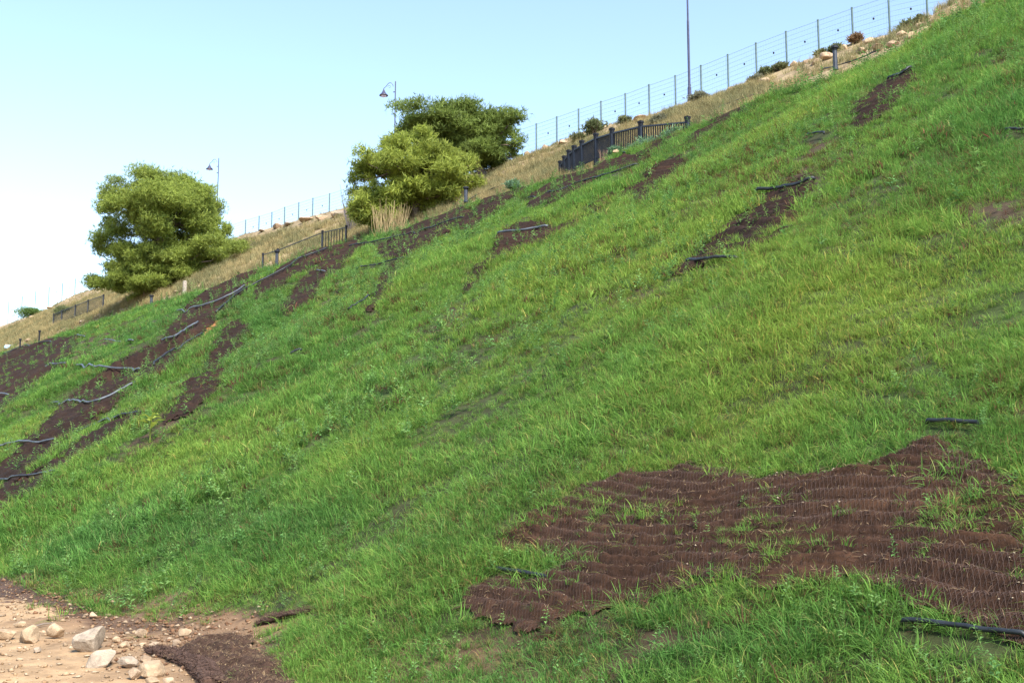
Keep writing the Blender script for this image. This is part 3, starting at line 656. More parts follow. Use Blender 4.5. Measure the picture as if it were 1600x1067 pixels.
for pts, r, m, lab in HOSES:
    p = np.array(pts, float); t = np.linspace(0, len(p) - 1, max(8, len(p) * 5)); px_ = np.interp(t, np.arange(len(p)), p[:, 0]); py_ = np.interp(t, np.arange(len(p)), p[:, 1])
    q = hit(px_, py_); q = q[~np.isnan(q[:, 0])]
    if len(q) < 3: print('HOSE EMPTY', lab); continue
    d = np.linalg.norm(q - EYE, axis=1)
    ok = d < np.median(d) * 1.5; q = q[ok]
    q = np.array([q[max(0, i - 1):i + 2].mean(0) for i in range(len(q))])
    far_ = np.median(d) > 15; r = r * (.55 if far_ else .75)
    q[:, 2] = H(q[:, 0], q[:, 1]); n_ = normal(q[:, 0], q[:, 1]); rr_ = np.random.default_rng(len(HOSE_XY))
    q = q + n_ * (r * .8 + (.16 if np.median(d) > 45 else .10 if far_ else .05)) + n_ * ((.03 if far_ else .008) * fbm(np.arange(len(q)) * .31 + len(HOSE_XY), np.zeros(len(q)), 31))[:, None]
    q[:, :2] += ((.05 if far_ else .012) * fbm(np.arange(len(q)) * .4, np.full(len(q), len(HOSE_XY)), 35))[:, None]
    q[0] -= n_[0] * .03; q[-1] -= n_[-1] * .03
    HOSE_XY.append(q[:, :2].copy())
    mb = MB(); mb.tube(q, r, 8); org = q[len(q) // 2].copy(); root = mb.build('irrigation_hose', M[m], None, smooth=True, origin=org)
    tag(root, lab, 'hose', 'irrigation hoses on the slope')
    if len(pts) > 3:
        k = len(q) // 3; dd = q[k + 1] - q[k]; dd /= np.linalg.norm(dd); mb = MB(); mb.tube(np.array([q[k] - dd * r * 2, q[k] + dd * r * 2]) - org, r * 1.15, 8); mb.build('coupling', M[m], root)

# ------------------------------------------------------------------ rocks
def rock_mesh(rng, sx, sy, sz, cuts=13):
    import bmesh
    bm = bmesh.new(); bmesh.ops.create_icosphere(bm, subdivisions=3, radius=1)
    P = np.array([v.co[:] for v in bm.verts]); fs = [tuple(v.index for v in f.verts) for f in bm.faces]; bm.free()
    for _ in range(cuts):
        n = rng.normal(size=3); n /= np.linalg.norm(n); d = rng.uniform(.42, .78); k = P @ n - d; P = np.where((k > 0)[:, None], P - np.outer(k * .86, n), P)
    s = 9.1 * rng.random(); P = P * (1 + .07 * fbm(P[:, 0] * 2 + s, P[:, 1] * 2 + P[:, 2] * 1.7, 141)[:, None] + .03 * fbm(P[:, 0] * 6 + s, P[:, 1] * 6 + P[:, 2] * 5, 145)[:, None])
    P /= np.abs(P).max(0); return P * np.array([sx, sy, sz]), fs
def rock(px_, py_, w, h, label, group, col=(1, 1, 1), seed=0, Y=None, ang=None):
    rng = np.random.default_rng(seed + 500); b = hit([px_], [py_ + h * .35])[0]
    if np.isnan(b[0]) or (Y and b[1] > 60): b = at_y(px_, py_ + h * .35, Y or 46.5); b[2] = H(b[0], b[1])
    mpp = ((b - EYE) @ FWD) / FPX; P, fs = rock_mesh(rng, w * mpp / 2, w * mpp / 2 * rng.uniform(.7, 1), h * mpp / 2 * 1.15)
    a = rng.uniform(0, 6.28) if ang is None else ang; ca, sa = math.cos(a), math.sin(a); P = P @ np.array([[ca, sa, 0], [-sa, ca, 0], [0, 0, 1]])
    P[:, 2] += h * mpp / 2 * (.72 if group == FG else .5)
    o = mesh_obj('rock', P, fs, M['rock'], None, np.tile(np.array(col) * rng.uniform(.9, 1.1), (len(P), 1)), False); o.location = b
    tag(o, label, 'rock', group)
FG = 'rocks along the edge of the sandy track'; PALE = (1.2, 1.0, .77); GREY = (1.0, .93, .85); TAN = (1.1, .92, .74)
for i, (x, y, w, h, c, lab) in enumerate([
    (42,993,42,28,PALE,'pale angular rock with a bright right face at the left edge of the track'), (8,992,34,20,PALE,'pale rock cut off by the left edge'),
    (141,1002,58,40,GREY,'largest rock, grey and domed, in the middle of the track rubble'), (88,988,30,26,PALE,'sandy pointed rock between the angular and the domed rock'),
    (156,1031,46,30,GREY,'rough grey rock just below the largest domed rock'), (200,1035,34,19,GREY,'pale lilac grey rock right of the rough grey rock'),
    (240,1048,46,26,PALE,'long pale rock against the end of the rolled mat'), (219,990,20,15,TAN,'tan stone above the white stone in the rubble'),
    (194,1006,20,13,PALE,'small white stone right of the largest rock'), (182,1000,16,11,PALE,'little pale stone tucked behind the white stone'),
    (241,1010,20,14,TAN,'orange tan stone left of the rolled mat end'), (275,1004,15,13,TAN,'tan upright stone above the rolled mat'),
    (289,988,22,12,PALE,'whitish stone at the top end of the rolled mat'), (209,1054,24,20,TAN,'rounded tan rock left of the long pale rock'),
    (237,1064,24,12,PALE,'pale rock at the bottom edge of the photo'), (265,1064,22,16,TAN,'tan rock at the bottom edge under the rolled mat'),
    (226,1030,22,13,TAN,'tan stone above the long pale rock'), (145,962,15,11,TAN,'tan clod on the earth bank above the largest rock'),
    (58,1016,15,9,GREY,'small grey stone lying alone on the sand'), (31,976,20,10,PALE,'flat pale stone behind the angular left rock'),
    (265,998,13,8,TAN,'small tan stone between the two upright stones'), (222,1006,12,6,PALE,'thin white chip in the rubble middle')]):
    rock(x, y, w, h, lab, FG, c, i)
BG = 'pale boulders on the bank'
for i, (x, y, w, h, c, lab) in enumerate([
    (1380,62,34,14,PALE,'broad white boulder right of the rusty shrub'), (1356,55,18,14,PALE,'pinkish boulder between the rusty shrub and broad boulder'), (1409,52,22,12,PALE,'white boulder under the dark upper right shrub'),
    (1444,38,26,8,PALE,'flat pale boulder at the upper end of the boulder row'), (1428,46,20,8,TAN,'tan boulder just below the upper flat boulder'), (1320,67,12,8,PALE,'white stone left of the rusty shrub'),
    (1292,88,26,12,TAN,'tan ledge rock left of the capped bollard'), (1262,90,22,9,TAN,'tan rock on the bank below the fence shrub'), (1316,75,18,8,PALE,'pale rock right of the capped bollard head'), (1240,100,16,8,PALE,'pale stone beside the olive fence shrub'),
    (1196,128,24,10,PALE,'pale slab on the bank under the grey shrub'), (1146,131,20,8,TAN,'tan rock by the fence right of the tall pole'), (1002,178,30,11,PALE,'long whitish slab under the fence above the railing'),
    (1030,165,16,8,PALE,'white stone at the fence foot left of the tall pole'), (1076,152,14,7,PALE,'pale block at the base of the tall pole'), (824,236,20,16,PALE,'pinkish white boulder right of the darker pine'),
    (852,230,14,12,PALE,'white boulder next to the pine side boulder'), (880,214,26,8,TAN,'tan ledge under the fence near the darker pine'), (1508,14,18,8,TAN,'tan rock on the skyline at the far upper right'),
    (526,322,30,12,TAN,'highest brown slab of the rubble heap by the bare shrub'), (502,330,30,11,TAN,'brown slab in the middle of the rubble heap'), (480,342,28,10,TAN,'lower brown slab of the rubble heap'),
    (450,350,26,8,GREY,'grey slab at the left part of the rubble heap'), (432,354,24,8,TAN,'tan slab at the left end of the rubble heap'), (530,335,26,12,GREY,'grey rock under the highest slab'), (410,360,18,6,GREY,'small grey slab under the left fence'),
    (1395,70,24,10,TAN,'tan rock just below the broad white boulder'), (1345,80,22,9,PALE,'pale rock on the bank below the rusty shrub'), (1372,74,20,8,PALE,'small white boulder under the broad white boulder'), (1460,34,22,8,PALE,'pale rock beyond the flat upper boulder'), (1418,60,18,7,TAN,'low tan rock at the crest below the white boulder'), (1275,97,22,8,PALE,'pale rock low on the bank left of the capped bollard'), (1330,90,16,7,TAN,'small tan rock right of the capped bollard shaft'),
    (60,487,16,6,PALE,'pale rock beside the green hedge bush'), (80,478,20,5,PALE,'pale rock under the far left fence posts'), (52,495,12,5,PALE,'lowest pale rock near the far left railing'),
    (47,531,16,5,PALE,'flat pale rocks between the two small bollards'), (12,540,16,5,PALE,'pale slab at the left end of the crest'), (277,456,14,6,PALE,'white stone in grass right of the left pine'), (312,448,10,5,PALE,'small white stone on the green crest near the left pine'),
    (130,502,18,7,GREY,'grey rock below the far left railing')]):
    rock(x, y, w, h, lab, BG, c, 60 + i, 46)
b = at_y(961, 238, 30.5); P, fs = rock_mesh(np.random.default_rng(9), .17, .14, .11); o = mesh_obj('rock', P, fs, M['rock'], None, np.tile(np.array(PALE), (len(P), 1))); o.location = b; tag(o, 'cream stone lying at the foot of the bent railing', 'rock', BG)
# gravel
def pebbles(name, P, size, cols, seed, m=M['rock']):
    rng = np.random.default_rng(seed); base = np.array([(1,0,0),(-1,0,0),(0,1,0),(0,-1,0),(0,0,1),(0,0,-1)], float); F = np.array([(0,2,4),(2,1,4),(1,3,4),(3,0,4),(2,0,5),(1,2,5),(3,1,5),(0,3,5)])
    n = len(P); s = size[:, None, None] * rng.uniform(.6, 1.2, (n, 1, 3)) * np.array([1, 1, .6]); a = rng.uniform(0, 6.28, n); R = np.zeros((n, 3, 3)); R[:, 0, 0] = np.cos(a); R[:, 0, 1] = np.sin(a); R[:, 1, 0] = -np.sin(a); R[:, 1, 1] = np.cos(a); R[:, 2, 2] = 1
    V = (base[None] + rng.normal(size=(n, 6, 3)) * .25) * s @ R + P[:, None]; f = (np.arange(n)[:, None, None] * 6 + F[None]).reshape(-1, 3)
    o = mesh_obj(name, V.reshape(-1, 3), f, m, None, np.repeat(cols, 6, 0)); o['kind'] = 'stuff'; return o
n = 9000; X = RNG.uniform(-24, 1, n); Y = 3.2 + np.abs(RNG.normal(size=n)) * -1.0 + RNG.uniform(-.6, 1.9, n); Z = H(X, Y)
a, b, d = project(np.stack([X, Y, Z], -1)); k = (Y < 5.4) & ((inpoly(a, b, SAND)) | np.isnan(a) | (a < 0) | (b > 1067)); X, Y, Z = X[k], Y[k], Z[k]
sz = .005 + .032 * RNG.random(len(X)) ** 5; kc = RNG.random((len(X), 1)); pebbles('gravel', np.stack([X, Y, Z + sz * .3], -1), sz, kc * np.array([1.3, 1.15, .95]) + (1 - kc) * np.array([.9, .65, .42]), 3)
nr = 2800; rx = np.where(RNG.random(nr) < .55, RNG.normal(290, 80, nr), RNG.uniform(-40, 200, nr)); ry = np.where(rx < 170, 918 + np.clip(rx, -40, 170) * .22 + RNG.normal(0, 16, nr), 990 + (rx - 260) * .06 + RNG.normal(0, 28, nr)); kk_ = (ry < 1110) & (ry > 905); q = hit(rx[kk_], ry[kk_]); q = q[~np.isnan(q[:, 0]) & (q[:, 1] < 6.2)]; sz = .008 + .035 * RNG.random(len(q)) ** 5; kc = RNG.random((len(q), 1)) ** 4
pebbles('earth_clods', q + np.array([0, 0, 1]) * sz[:, None] * .3, sz, kc * np.array([1.2, 1.05, .85]) + (1 - kc) * np.array([.5, .3, .19]), 13)
# pale snail-like pebbles on the near mat
pp = np.array(MATS[0][1], float); n = 900; rx = RNG.uniform(780, 1620, n); ry = RNG.uniform(690, 1000, n); k = inpoly(rx, ry, MATS[0][1]) & (vnoise(rx / 60, ry / 22, 151) > .62); q = hit(rx[k], ry[k])
q[:, 2] = mat_z(q[:, 0], q[:, 1], .10, .16); sz = RNG.uniform(.006, .014, len(q)); pebbles('white_pebbles', q + np.array([0, 0, .006]), sz, np.tile([1.4, 1.3, 1.1], (len(q), 1)) * RNG.uniform(.6, 1, (len(q), 1)), 5)
# stick on the sand
q = hit([48, 85], [983, 976]); q[:, 2] += .025; mb = MB(); mb.tube(np.array([q[0], q.mean(0) + [0, 0, .01], q[1]]), [.006, .009, .007], 6, (.26, .21, .17)); tag(mb.build('stick', M['straw'], None, True, origin=q[0]), 'thin bleached stick on the sand behind the left rocks', 'stick')

# torn rolls of mat at the toe
def roll(pts, rad, label, seed, fib=6000):
    rng = np.random.default_rng(seed); p = np.array(pts, float); t = np.linspace(0, len(p) - 1, 26); q = hit(np.interp(t, np.arange(len(p)), p[:, 0]), np.interp(t, np.arange(len(p)), p[:, 1]))
    R = np.interp(t, np.arange(len(p)), rad); q[:, 2] = H(q[:, 0], q[:, 1]) + R * .35; T = np.gradient(q, axis=0); T /= np.linalg.norm(T, axis=1, keepdims=True); n = 22; V = []
    for i in range(26):
        x = np.cross(T[i], [0, 0, 1.]); x /= np.linalg.norm(x); y = np.cross(x, T[i])
        for k in range(n):
            a = 6.2832 * k / n; rr = R[i] * (1 + .5 * fbm(np.array([math.cos(a) * 2.2 + i * .22]), np.array([math.sin(a) * 1.6 + seed]), 161)[0] + .12 * math.sin(3 * a + i * .5)); V.append(q[i] + rr * (x * math.cos(a) * 1.5 + y * math.sin(a) * .65))
    V = np.array(V); F = [(i * n + k, i * n + (k + 1) % n, (i + 1) * n + (k + 1) % n, (i + 1) * n + k) for i in range(25) for k in range(n)] + [tuple(range(n))[::-1], tuple(25 * n + k for k in range(n))]
    org = q[12].copy(); org[2] = V[:, 2].min(); o = mesh_obj('mat_roll', V, F, M['mat'], None, np.tile([.075, .045, .034], (len(V), 1)) * rng.uniform(.7, 1.3, (len(V), 1)), True, org); tag(o, label, 'mat roll', 'torn mat rolls at the toe of the slope')
    k = rng.integers(0, len(V), fib); A = V[k] - org; dr = rng.normal(size=(fib, 3)); dr[:, 2] = np.abs(dr[:, 2]) * .7; dr /= np.linalg.norm(dr, axis=1, keepdims=True); s = np.cross(dr, rng.normal(size=(fib, 3))); s /= np.linalg.norm(s, axis=1, keepdims=True); ln = rng.uniform(.015, .06, (fib, 1))
    v = np.stack([A - s * .003, A + s * .003, A + dr * ln + s * .001], 1).reshape(-1, 3); c = np.repeat(np.array([.09, .055, .042]) * rng.uniform(.5, 1.7, (fib, 1)), 3, 0); f_ = mesh_obj('frayed_fibres', v, np.arange(3 * fib).reshape(-1, 3), M['straw'], o, c); f_['kind'] = 'stuff'
roll([(238,1018),(280,1028),(315,1046),(335,1072)], [.05, .07, .08, .06], 'fuzzy brown rolled mat end at the bottom edge beside the rubble', 1)
roll([(402,976),(430,968),(470,960),(492,954)], [.03, .055, .055, .03], 'rusty brown frayed mat roll between grass at the toe', 4, 4000)
# blue sack at far left
b = hit([14], [545])[0]; P, fs = rock_mesh(np.random.default_rng(3), .8, .5, .3, 5); o = mesh_obj('plastic_sack', P, fs, M['plastic'], None, None, True); o.location = b + np.array([0, 0, .2]); tag(o, 'small pale blue plastic sack on the crest at the far left', 'sack')

# ------------------------------------------------------------------ grass and weeds
PROTO = {}
def proto_coll(name, meshes):
    c = bpy.data.collections.new(name)
    for i, me in enumerate(meshes): c.objects.link(bpy.data.objects.new(f'{name}_{i:02d}', me))
    PROTO[name] = c; return c
def blade_mesh(name, nb, radius, h0, h1, w, segs, lean, m, seed, dryfrac=.06, droop=.35):
    rng = np.random.default_rng(seed); V = []; F = []; C = []
    for _ in range(nb):
        a = rng.uniform(0, 6.283); r = radius * math.sqrt(rng.random()); b = np.array([math.cos(a) * r, math.sin(a) * r, -.02]); a2 = a + rng.normal() * .9
        h = rng.uniform(h0, h1); ln = lean * rng.uniform(.2, 1.4); dr = np.array([math.cos(a2), math.sin(a2), 0]); s = np.array([-dr[1], dr[0], 0]) * w * rng.uniform(.6, 1.3) / 2
        tw = rng.normal() * .5; s = s + dr * np.linalg.norm(s) * tw
        k = rng.uniform(.72, 1.3); base = np.array([1., 1, 1]) * k
        if rng.random() < dryfrac: base = np.array([2.3, 1.25, 1.9]) * k
        o = len(V)
        for j in range(segs + 1):
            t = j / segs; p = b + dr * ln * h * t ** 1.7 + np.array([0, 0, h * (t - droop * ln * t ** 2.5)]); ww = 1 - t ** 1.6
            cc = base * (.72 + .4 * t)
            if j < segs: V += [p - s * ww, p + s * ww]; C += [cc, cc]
            else: V.append(p); C.append(cc)
        for j in range(segs - 1): F.append((o + 2 * j, o + 2 * j + 1, o + 2 * j + 3, o + 2 * j + 2))
        F.append((o + 2 * segs - 2, o + 2 * segs - 1, o + 2 * segs))
    return finish_proto(name, V, F, C, m)
def finish_proto(name, V, F, C, m):
    me = bpy.data.meshes.new(name); me.from_pydata([tuple(v) for v in V], [], F)
    ca = me.color_attributes.new('bcol', 'FLOAT_COLOR', 'POINT'); ca.data.foreach_set('color', np.concatenate([np.array(C), np.ones((len(C), 1))], 1).astype(np.float32).ravel())
    me.materials.append(m); return me
def weed_mesh(name, h, nl, ls, seed, m):
    rng = np.random.default_rng(seed); V = []; F = []; C = []
    def quad(a, b, c, d, col):
        o = len(V); V.extend([a, b, c, d]); F.append((o, o + 1, o + 2, o + 3)); C.extend([col] * 4)
    lean = rng.normal(size=2) * .15
    stem = [np.array([lean[0] * h * t, lean[1] * h * t, h * t]) for t in (0, .5, 1)]
    for i in range(2):
        s = np.array([.004, 0, 0]); quad(stem[i] - s, stem[i] + s, stem[i + 1] + s, stem[i + 1] - s, np.array([.9, .75, .7]))
    for k in range(nl):
        t = (k + .6) / nl; a = k * 2.4 + rng.normal() * .3; p = np.array([lean[0] * h * t, lean[1] * h * t, h * t]); d = np.array([math.cos(a), math.sin(a), rng.uniform(.0, .7)]); d /= np.linalg.norm(d)
        l = ls * rng.uniform(.7, 1.3) * (1.15 - .5 * t); s = np.cross(d, [0, 0, 1.]); s /= np.linalg.norm(s); w = l * .24; mid = p + d * l * .5 + np.array([0, 0, l * .06]); tip = p + d * l + np.array([0, 0, -l * .14]); col = np.array([1., 1, 1]) * rng.uniform(.75, 1.25); up = np.array([0, 0, w * .35])
        quad(p, mid + s * w + up, tip, mid, col); quad(p, mid, tip, mid - s * w + up, col * .93)
    return finish_proto(name, V, F, C, m)
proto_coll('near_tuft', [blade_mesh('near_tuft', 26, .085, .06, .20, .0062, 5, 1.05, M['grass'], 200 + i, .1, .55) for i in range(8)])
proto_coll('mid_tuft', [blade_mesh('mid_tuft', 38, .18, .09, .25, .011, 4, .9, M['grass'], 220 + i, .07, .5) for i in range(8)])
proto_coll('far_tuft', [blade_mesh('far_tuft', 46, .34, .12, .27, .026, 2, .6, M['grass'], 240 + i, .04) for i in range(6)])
proto_coll('weed', [weed_mesh('weed', h, n_, l, 260 + i, M['weed']) for i, (h, n_, l) in enumerate([(.14, 7, .07), (.2, 10, .08), (.28, 14, .085), (.36, 18, .09), (.18, 9, .11), (.24, 12, .06)])])
proto_coll('dry_tuft', [blade_mesh('dry_tuft', 40, .22, .3, .75, .02, 3, .45, M['dry'], 280 + i, .0) for i in range(6)])
def scatter(name, pname, P, scl, colors, tilt=.26, down=.12):
    n = len(P); me = bpy.data.meshes.new(name); me.vertices.add(n); me.vertices.foreach_set('co', P.astype(np.float32).ravel())
    rot = np.stack([RNG.normal(size=n) * tilt + down, RNG.normal(size=n) * tilt, np.zeros(n)], 1)
    # spin first, then lean: use XYZ euler with the spin folded into the choice of lean axis
    rot[:, 2] = RNG.uniform(-.6, .6, n) + np.where(RNG.random(n) < .5, 0, math.pi) * 0
    for an, ty, dat in (('rot', 'FLOAT_VECTOR', rot), ('scl', 'FLOAT', scl), ('gcol', 'FLOAT_COLOR', np.concatenate([np.clip(colors, .002, 1), np.ones((n, 1))], 1)), ('pick', 'INT', RNG.integers(0, len(PROTO[pname].objects), n)), ('spin', 'FLOAT', RNG.uniform(0, 6.283, n))):
        a = me.attributes.new(an, ty, 'POINT'); a.data.foreach_set({'FLOAT_VECTOR': 'vector', 'FLOAT_COLOR': 'color'}.get(ty, 'value'), dat.astype(np.int32 if ty == 'INT' else np.float32).ravel())
    o = bpy.data.objects.new(name, me); COL.objects.link(o); o['kind'] = 'stuff'
    g = bpy.data.node_groups.new(name + '_nodes', 'GeometryNodeTree'); g.interface.new_socket('Geometry', in_out='INPUT', socket_type='NodeSocketGeometry'); g.interface.new_socket('Geometry', in_out='OUTPUT', socket_type='NodeSocketGeometry')
    nd = g.nodes; gi = nd.new('NodeGroupInput'); go = nd.new('NodeGroupOutput'); ip = nd.new('GeometryNodeInstanceOnPoints'); ci = nd.new('GeometryNodeCollectionInfo'); ci.inputs['Collection'].default_value = PROTO[pname]; ci.inputs['Separate Children'].default_value = True; ci.inputs['Reset Children'].default_value = True
    def na(nm, ty):
        a = nd.new('GeometryNodeInputNamedAttribute'); a.data_type = ty; a.inputs['Name'].default_value = nm; return a.outputs['Attribute']
    l = g.links.new; l(gi.outputs[0], ip.inputs['Points']); l(ci.outputs[0], ip.inputs['Instance']); ip.inputs['Pick Instance'].default_value = True
    l(na('pick', 'INT'), ip.inputs['Instance Index']); l(na('rot', 'FLOAT_VECTOR'), ip.inputs['Rotation']); l(na('scl', 'FLOAT'), ip.inputs['Scale'])
    cb = nd.new('ShaderNodeCombineXYZ'); l(na('spin', 'FLOAT'), cb.inputs[2]); ri = nd.new('GeometryNodeRotateInstances'); l(ip.outputs[0], ri.inputs['Instances']); l(cb.outputs[0], ri.inputs['Rotation']); ri.inputs['Local Space'].default_value = True
    l(ri.outputs[0], go.inputs[0]); md = o.modifiers.new('scatter', 'NODES'); md.node_group = g; return o
def sector(n, r0, r1, y0, y1, margin=9):         # even over the ground, in the wedge the picture can see and a little more
    ha = math.degrees(math.atan(W0 / 2 / FPX)) + margin; a = np.radians(RNG.uniform(-ha, ha, n)); r = np.sqrt(RNG.uniform(r0 * r0, r1 * r1, n)); d = np.cos(a)[:, None] * FH + np.sin(a)[:, None] * RIGHT; X, Y = (d * r[:, None])[:, 0], (d * r[:, None])[:, 1]
    k = (Y > y0) & (Y < y1); return X[k], Y[k]
def sector_n(dens, r0, r1, margin=9): return int(dens * math.radians(2 * (math.degrees(math.atan(W0 / 2 / FPX)) + margin)) / 2 * (r1 * r1 - r0 * r0))
def masks(X, Y):
    Z = H(X, Y); P = np.stack([X, Y, Z], -1); a, b, d = project(P); a, b = warp(X, Y, a, b, d); keep = np.ones(len(X)); soil = np.zeros(len(X), bool); inm = np.full(len(X), -1)
    ja, jb = a + RNG.normal(size=len(X)) * .12 * FPX / d, b + RNG.normal(size=len(X)) * .06 * FPX / d   # grass creeps in over the edges
    for i, (_, p) in enumerate(MATS):
        k = inpoly(ja, jb, p); inm[k] = i
    tj = np.clip((Y - TAPER['y0']) / TAPER['r'], 0, TAPER['t'].shape[0] - 1).astype(int); ti = np.clip((X - TAPER['x0']) / TAPER['r'], 0, TAPER['t'].shape[1] - 1).astype(int)
    inm[(inm == 0) & (TAPER['t'][tj, ti] <= 0)] = -1
    for p in SOIL: soil |= inpoly(a, b, p)
    org = np.zeros(len(X), bool)
    for p in ORANGE: org |= inpoly(a, b, p)
    soil |= inpoly(a, b, DARKTOE); bare = inpoly(a, b, SAND) | org
    bare |= (Y < TOE + .2 * fbm(X * .8, Y, 171)) & ((a < 430) | (X < -9))
    return P, a, b, d, inm, soil, bare
def blob(a, b, L_):
    r = np.zeros(len(a))
    for x, y, rx, ry, v in L_: r += v * np.exp(-((a - x) / rx) ** 2 - ((b - y) / ry) ** 2)
    return np.nan_to_num(r)
C_YEL, C_MID, C_DRK, C_DRY, C_RED = map(np.array, ((.205, .325, .058), (.145, .285, .054), (.095, .22, .05), (.25, .19, .075), (.15, .085, .045)))
YBL = [(1350,430,320,160,.55),(850,430,320,90,.45),(300,690,260,60,.4),(1000,600,300,120,.15),(1150,180,200,60,.2),(130,590,60,40,-.2),(450,830,350,60,-.45),(150,850,250,60,-.3),(1000,1010,500,60,-.4),(1500,800,200,200,-.2),(300,480,120,50,-.25),(620,480,80,40,.2),(80,520,150,60,-.2)]
def grass_cols(X, Y, a, b, soil, inm):
    u = .46 + .55 * fbm(X / 3.2, Y / 5.0, 181) + .25 * fbm(X / .7, Y / .9, 185) + blob(a, b, YBL) + RNG.normal(size=len(X)) * .13
    u = np.clip(u, -.2, 1.25)[:, None]; c = np.where(u < .5, C_DRK + (C_MID - C_DRK) * np.clip(u * 2, 0, 1), C_MID + (C_YEL - C_MID) * (u * 2 - 1)) * RNG.uniform(.8, 1.2, (len(X), 1))
    dry = (RNG.random(len(X)) < .02 + .12 * (fbm(X / 2, Y / 2, 189) > .3) + .15 * soil); c[dry] = (C_DRY * .6 + C_MID * .4) * RNG.uniform(.6, 1.1, (dry.sum(), 1))
    red = RNG.random(len(X)) < .04 + .2 * blob(a, b, [(1220,270,150,80,1), (1430,260,120,60,.7), (530,480,80,50,.8), (340,580,120,40,.6), (1050,420,140,40,.6), (1520,330,110,50,.7), (1570,640,70,40,.8), (1050,270,80,40,.5), (700,520,90,40,.4), (1350,560,200,40,.35)]); c[red] = C_RED * RNG.uniform(.5, 1.1, (red.sum(), 1))
    return c
HX = np.concatenate(HOSE_XY); HX = np.concatenate([HX + np.array([0, o_]) for o_ in (0, -.06)])
HSET = {}
for k_ in np.floor(HX / .5).astype(int): HSET.setdefault((k_[0], k_[1]), 1)
def near_hose(X, Y):
    out = np.zeros(len(X), bool); ci = np.floor(np.stack([X, Y], 1) / .5).astype(int)
    cells = set((a + i, b + j) for (a, b) in HSET for i in (-1, 0, 1) for j in (-1, 0, 1))
    idx_ = np.array([k for k in range(len(X)) if (ci[k, 0], ci[k, 1]) in cells], int)
    for c0 in range(0, len(idx_), 4000):
        ii = idx_[c0:c0 + 4000]; dd = np.min((X[ii, None] - HX[None, :, 0]) ** 2 + (Y[ii, None] - HX[None, :, 1]) ** 2, 1)
        out[ii] = dd < np.clip((Y[ii] - 8) * .018, .04, .25) ** 2
    return out
def grass_layer(name, pname, dens, r0, r1, smin, smax):
    X, Y = sector(sector_n(dens, r0, r1), r0, r1, TOE - .7, 32.3); P, a, b, d, inm, soil, bare = masks(X, Y)
    thin = .55 + .95 * fbm(X / .9, Y / 1.1, 191) + .35 * fbm(X / 4, Y / 7, 195); pr = np.clip(thin + .42, .36, 1)
    mattuft = np.clip(fbm(X * 1.3, Y * 1.3, 199, 2) * 2.6 - .55, 0, 1) * .6
    pr = np.where(soil, np.clip(thin + .1, .3, .75), pr); pr = np.where(inm >= 0, np.where(inm == 0, mattuft * .9 + .03 + blob(a, b, [(1190,852,45,28,.5),(1455,850,50,40,.3),(980,822,60,25,.35),(1565,802,30,20,.6),(835,892,50,18,.5),(1340,800,40,14,.1),(1440,760,120,20,.12),(1500,900,80,30,.18),(900,800,60,22,.3),(1130,885,60,20,.25)]), .04 + mattuft * .3), pr); pr = np.where(bare, .006, pr)
    pr = np.where(Y > 31.0, pr * .7, pr)
    k = RNG.random(len(X)) < pr; X, Y, P, a, b, soil, inm = X[k], Y[k], P[k], a[k], b[k], soil[k], inm[k]
    c = grass_cols(X, Y, a, b, soil, inm); s = RNG.uniform(smin, smax, len(X)) * (.8 + .5 * fbm(X / 1.7, Y / 2.2, 203) + .35 * fbm(X / .55, Y / .6, 207)) * np.where(inm == 0, .75, np.where(inm > 0, .6, 1)) * np.where(soil, .7, 1)
    kk = ~near_hose(X, Y); P, s, c, inm = P[kk], s[kk], c[kk], inm[kk]
    P[:, 2] = np.where(inm == 0, mat_z(P[:, 0], P[:, 1], .10, .16) - .01, P[:, 2] + np.where(inm > 0, .05, 0)); return scatter(name, pname, P, np.clip(s, .2, 3), c)
grass_layer('grass', 'near_tuft', 420, 4.5, 11, .7, 1.25)
grass_layer('grass', 'near_tuft', 230, 11, 17, .9, 1.45)
grass_layer('grass', 'mid_tuft', 88, 17, 30, .85, 1.35)
grass_layer('grass', 'mid_tuft', 50, 30, 52, .95, 1.45)
grass_layer('grass', 'far_tuft', 16, 52, 95, .85, 1.3)
grass_layer('grass', 'far_tuft', 9, 95, 190, .8, 1.3)
# broad leaved weeds
def weed_layer(dens, r0, r1, smin, smax):
    X, Y = sector(sector_n(dens, r0, r1), r0, r1, TOE - .3, 32.0); P, a, b, d, inm, soil, bare = masks(X, Y)
    pr = np.clip(.12 + 1.1 * fbm(X / 3.0, Y / 4.0, 211) + .8 * fbm(X / .8, Y / .8, 215), .03, 1) + np.where(soil, .25, 0); pr = np.where(inm >= 0, np.where(inm == 0, .10, .13), pr); pr = np.where(bare, .004, pr); pr = np.where((Y > 29.3) & (inm < 0), np.maximum(pr, .5), pr)
    k = RNG.random(len(X)) < pr; P = P[k]; n = len(P); u = RNG.random((n, 1)); c = (np.array([.19, .32, .09]) * u + np.array([.10, .22, .06]) * (1 - u)) * RNG.uniform(.8, 1.2, (n, 1)); P[:, 2] += .07
    scatter('weeds', 'weed', P, RNG.uniform(smin, smax, n), c, .15, .1)
weed_layer(24, 4.5, 14, .3, .58); weed_layer(24, 14, 30, .6, 1.15); weed_layer(12, 30, 60, 1.0, 1.8); weed_layer(2.5, 60, 130, 1.4, 2.4)
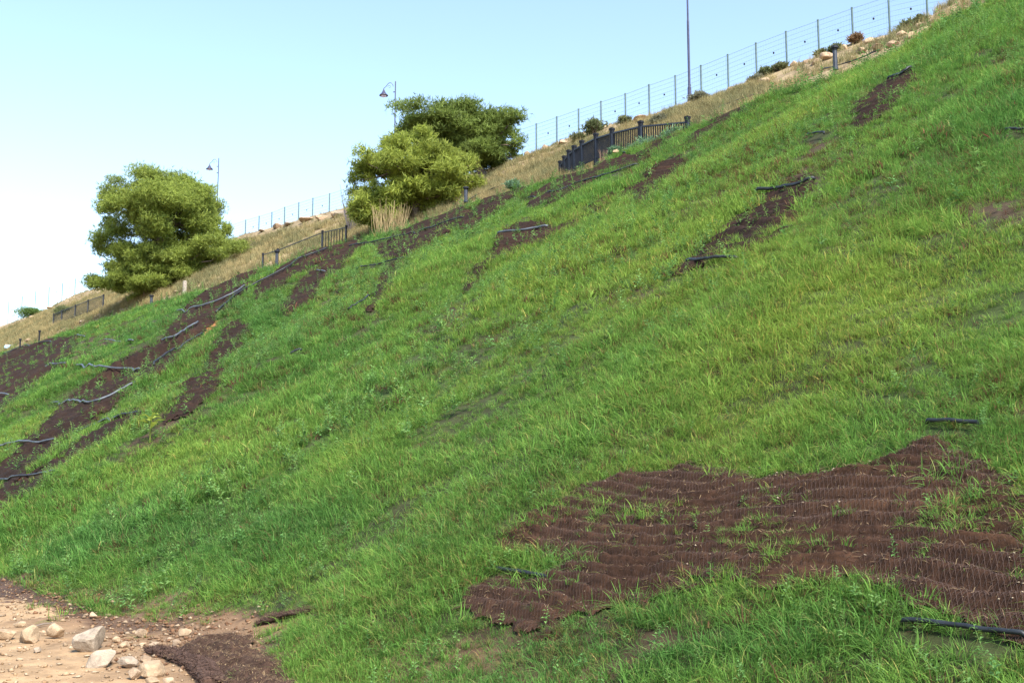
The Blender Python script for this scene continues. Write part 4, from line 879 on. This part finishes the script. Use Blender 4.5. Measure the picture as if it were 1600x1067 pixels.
# dry grass on the bank
def dry_layer(dens, r0, r1, smin, smax):
    X, Y = sector(sector_n(dens, r0, r1), r0, r1, 31.5, 52); P, a, b, d, inm, soil, bare = masks(X, Y)
    nn = fbm(X / 3.5, Y / 3.0, 221); pr = np.clip(.75 + .8 * nn, .15, 1) * np.where(Y > 45, .5, 1) * np.where((a > 1170) & (b < 135) & (Y > 33.5) & (b < 75 + (1440 - a) * .32), .16, 1) * np.where((a > 395) & (a < 550) & (b < 372 - (a - 400) * .2), .35, 1); k = RNG.random(len(X)) < pr; X, Y, P, nn = X[k], Y[k], P[k], nn[k]; n = len(X)
    u = np.clip(.5 + .8 * fbm(X / 2.2, Y / 2.2, 225) + RNG.normal(size=n) * .2, 0, 1)[:, None]; c = (np.array([.40, .315, .15]) * u + np.array([.19, .19, .09]) * (1 - u)) * RNG.uniform(.75, 1.2, (n, 1))
    s = RNG.uniform(smin, smax, n) * np.where(Y > 45.5, .45, 1); scatter('dry_grass', 'dry_tuft', P, s, c, .14, .05)
dry_layer(22, 30, 75, .45, .85); dry_layer(10, 75, 190, .6, 1.1)
# one pale yellow weed that stands out
b = hit([234], [692])[0]; root = empty('weed_plant', b, 'single pale yellow green leafy weed on the lower left slope', 'plant'); mb = MB(); mb.tube(np.array([b, b + np.array([.03, 0, .55])]), .02, 5, (.2, .25, .05)); child(mb, 'stem', M['shrub'], root, color=True)
for k in range(9):
    a = k * 2.4; s = b + np.array([.02, 0, .3 + .03 * k]); d = np.array([math.cos(a), math.sin(a), .45]); l = .38 - .02 * k; side = np.array([-math.sin(a), math.cos(a), 0]) * .07; mb = MB(); mid = s + d * l * .5
    mb.add([s, mid + side + [0, 0, .03], s + d * l - [0, 0, .06], mid - side + [0, 0, .03], mid], [(0, 1, 4), (1, 2, 4), (2, 3, 4), (3, 0, 4)], (.3, .36, .06)); child(mb, 'leaf', M['shrub'], root, color=True)
print('TRIS', sum(len(o.data.loops) - 2 * len(o.data.polygons) for o in COL.objects if o.type == 'MESH'), 'OBJS', len(COL.objects))
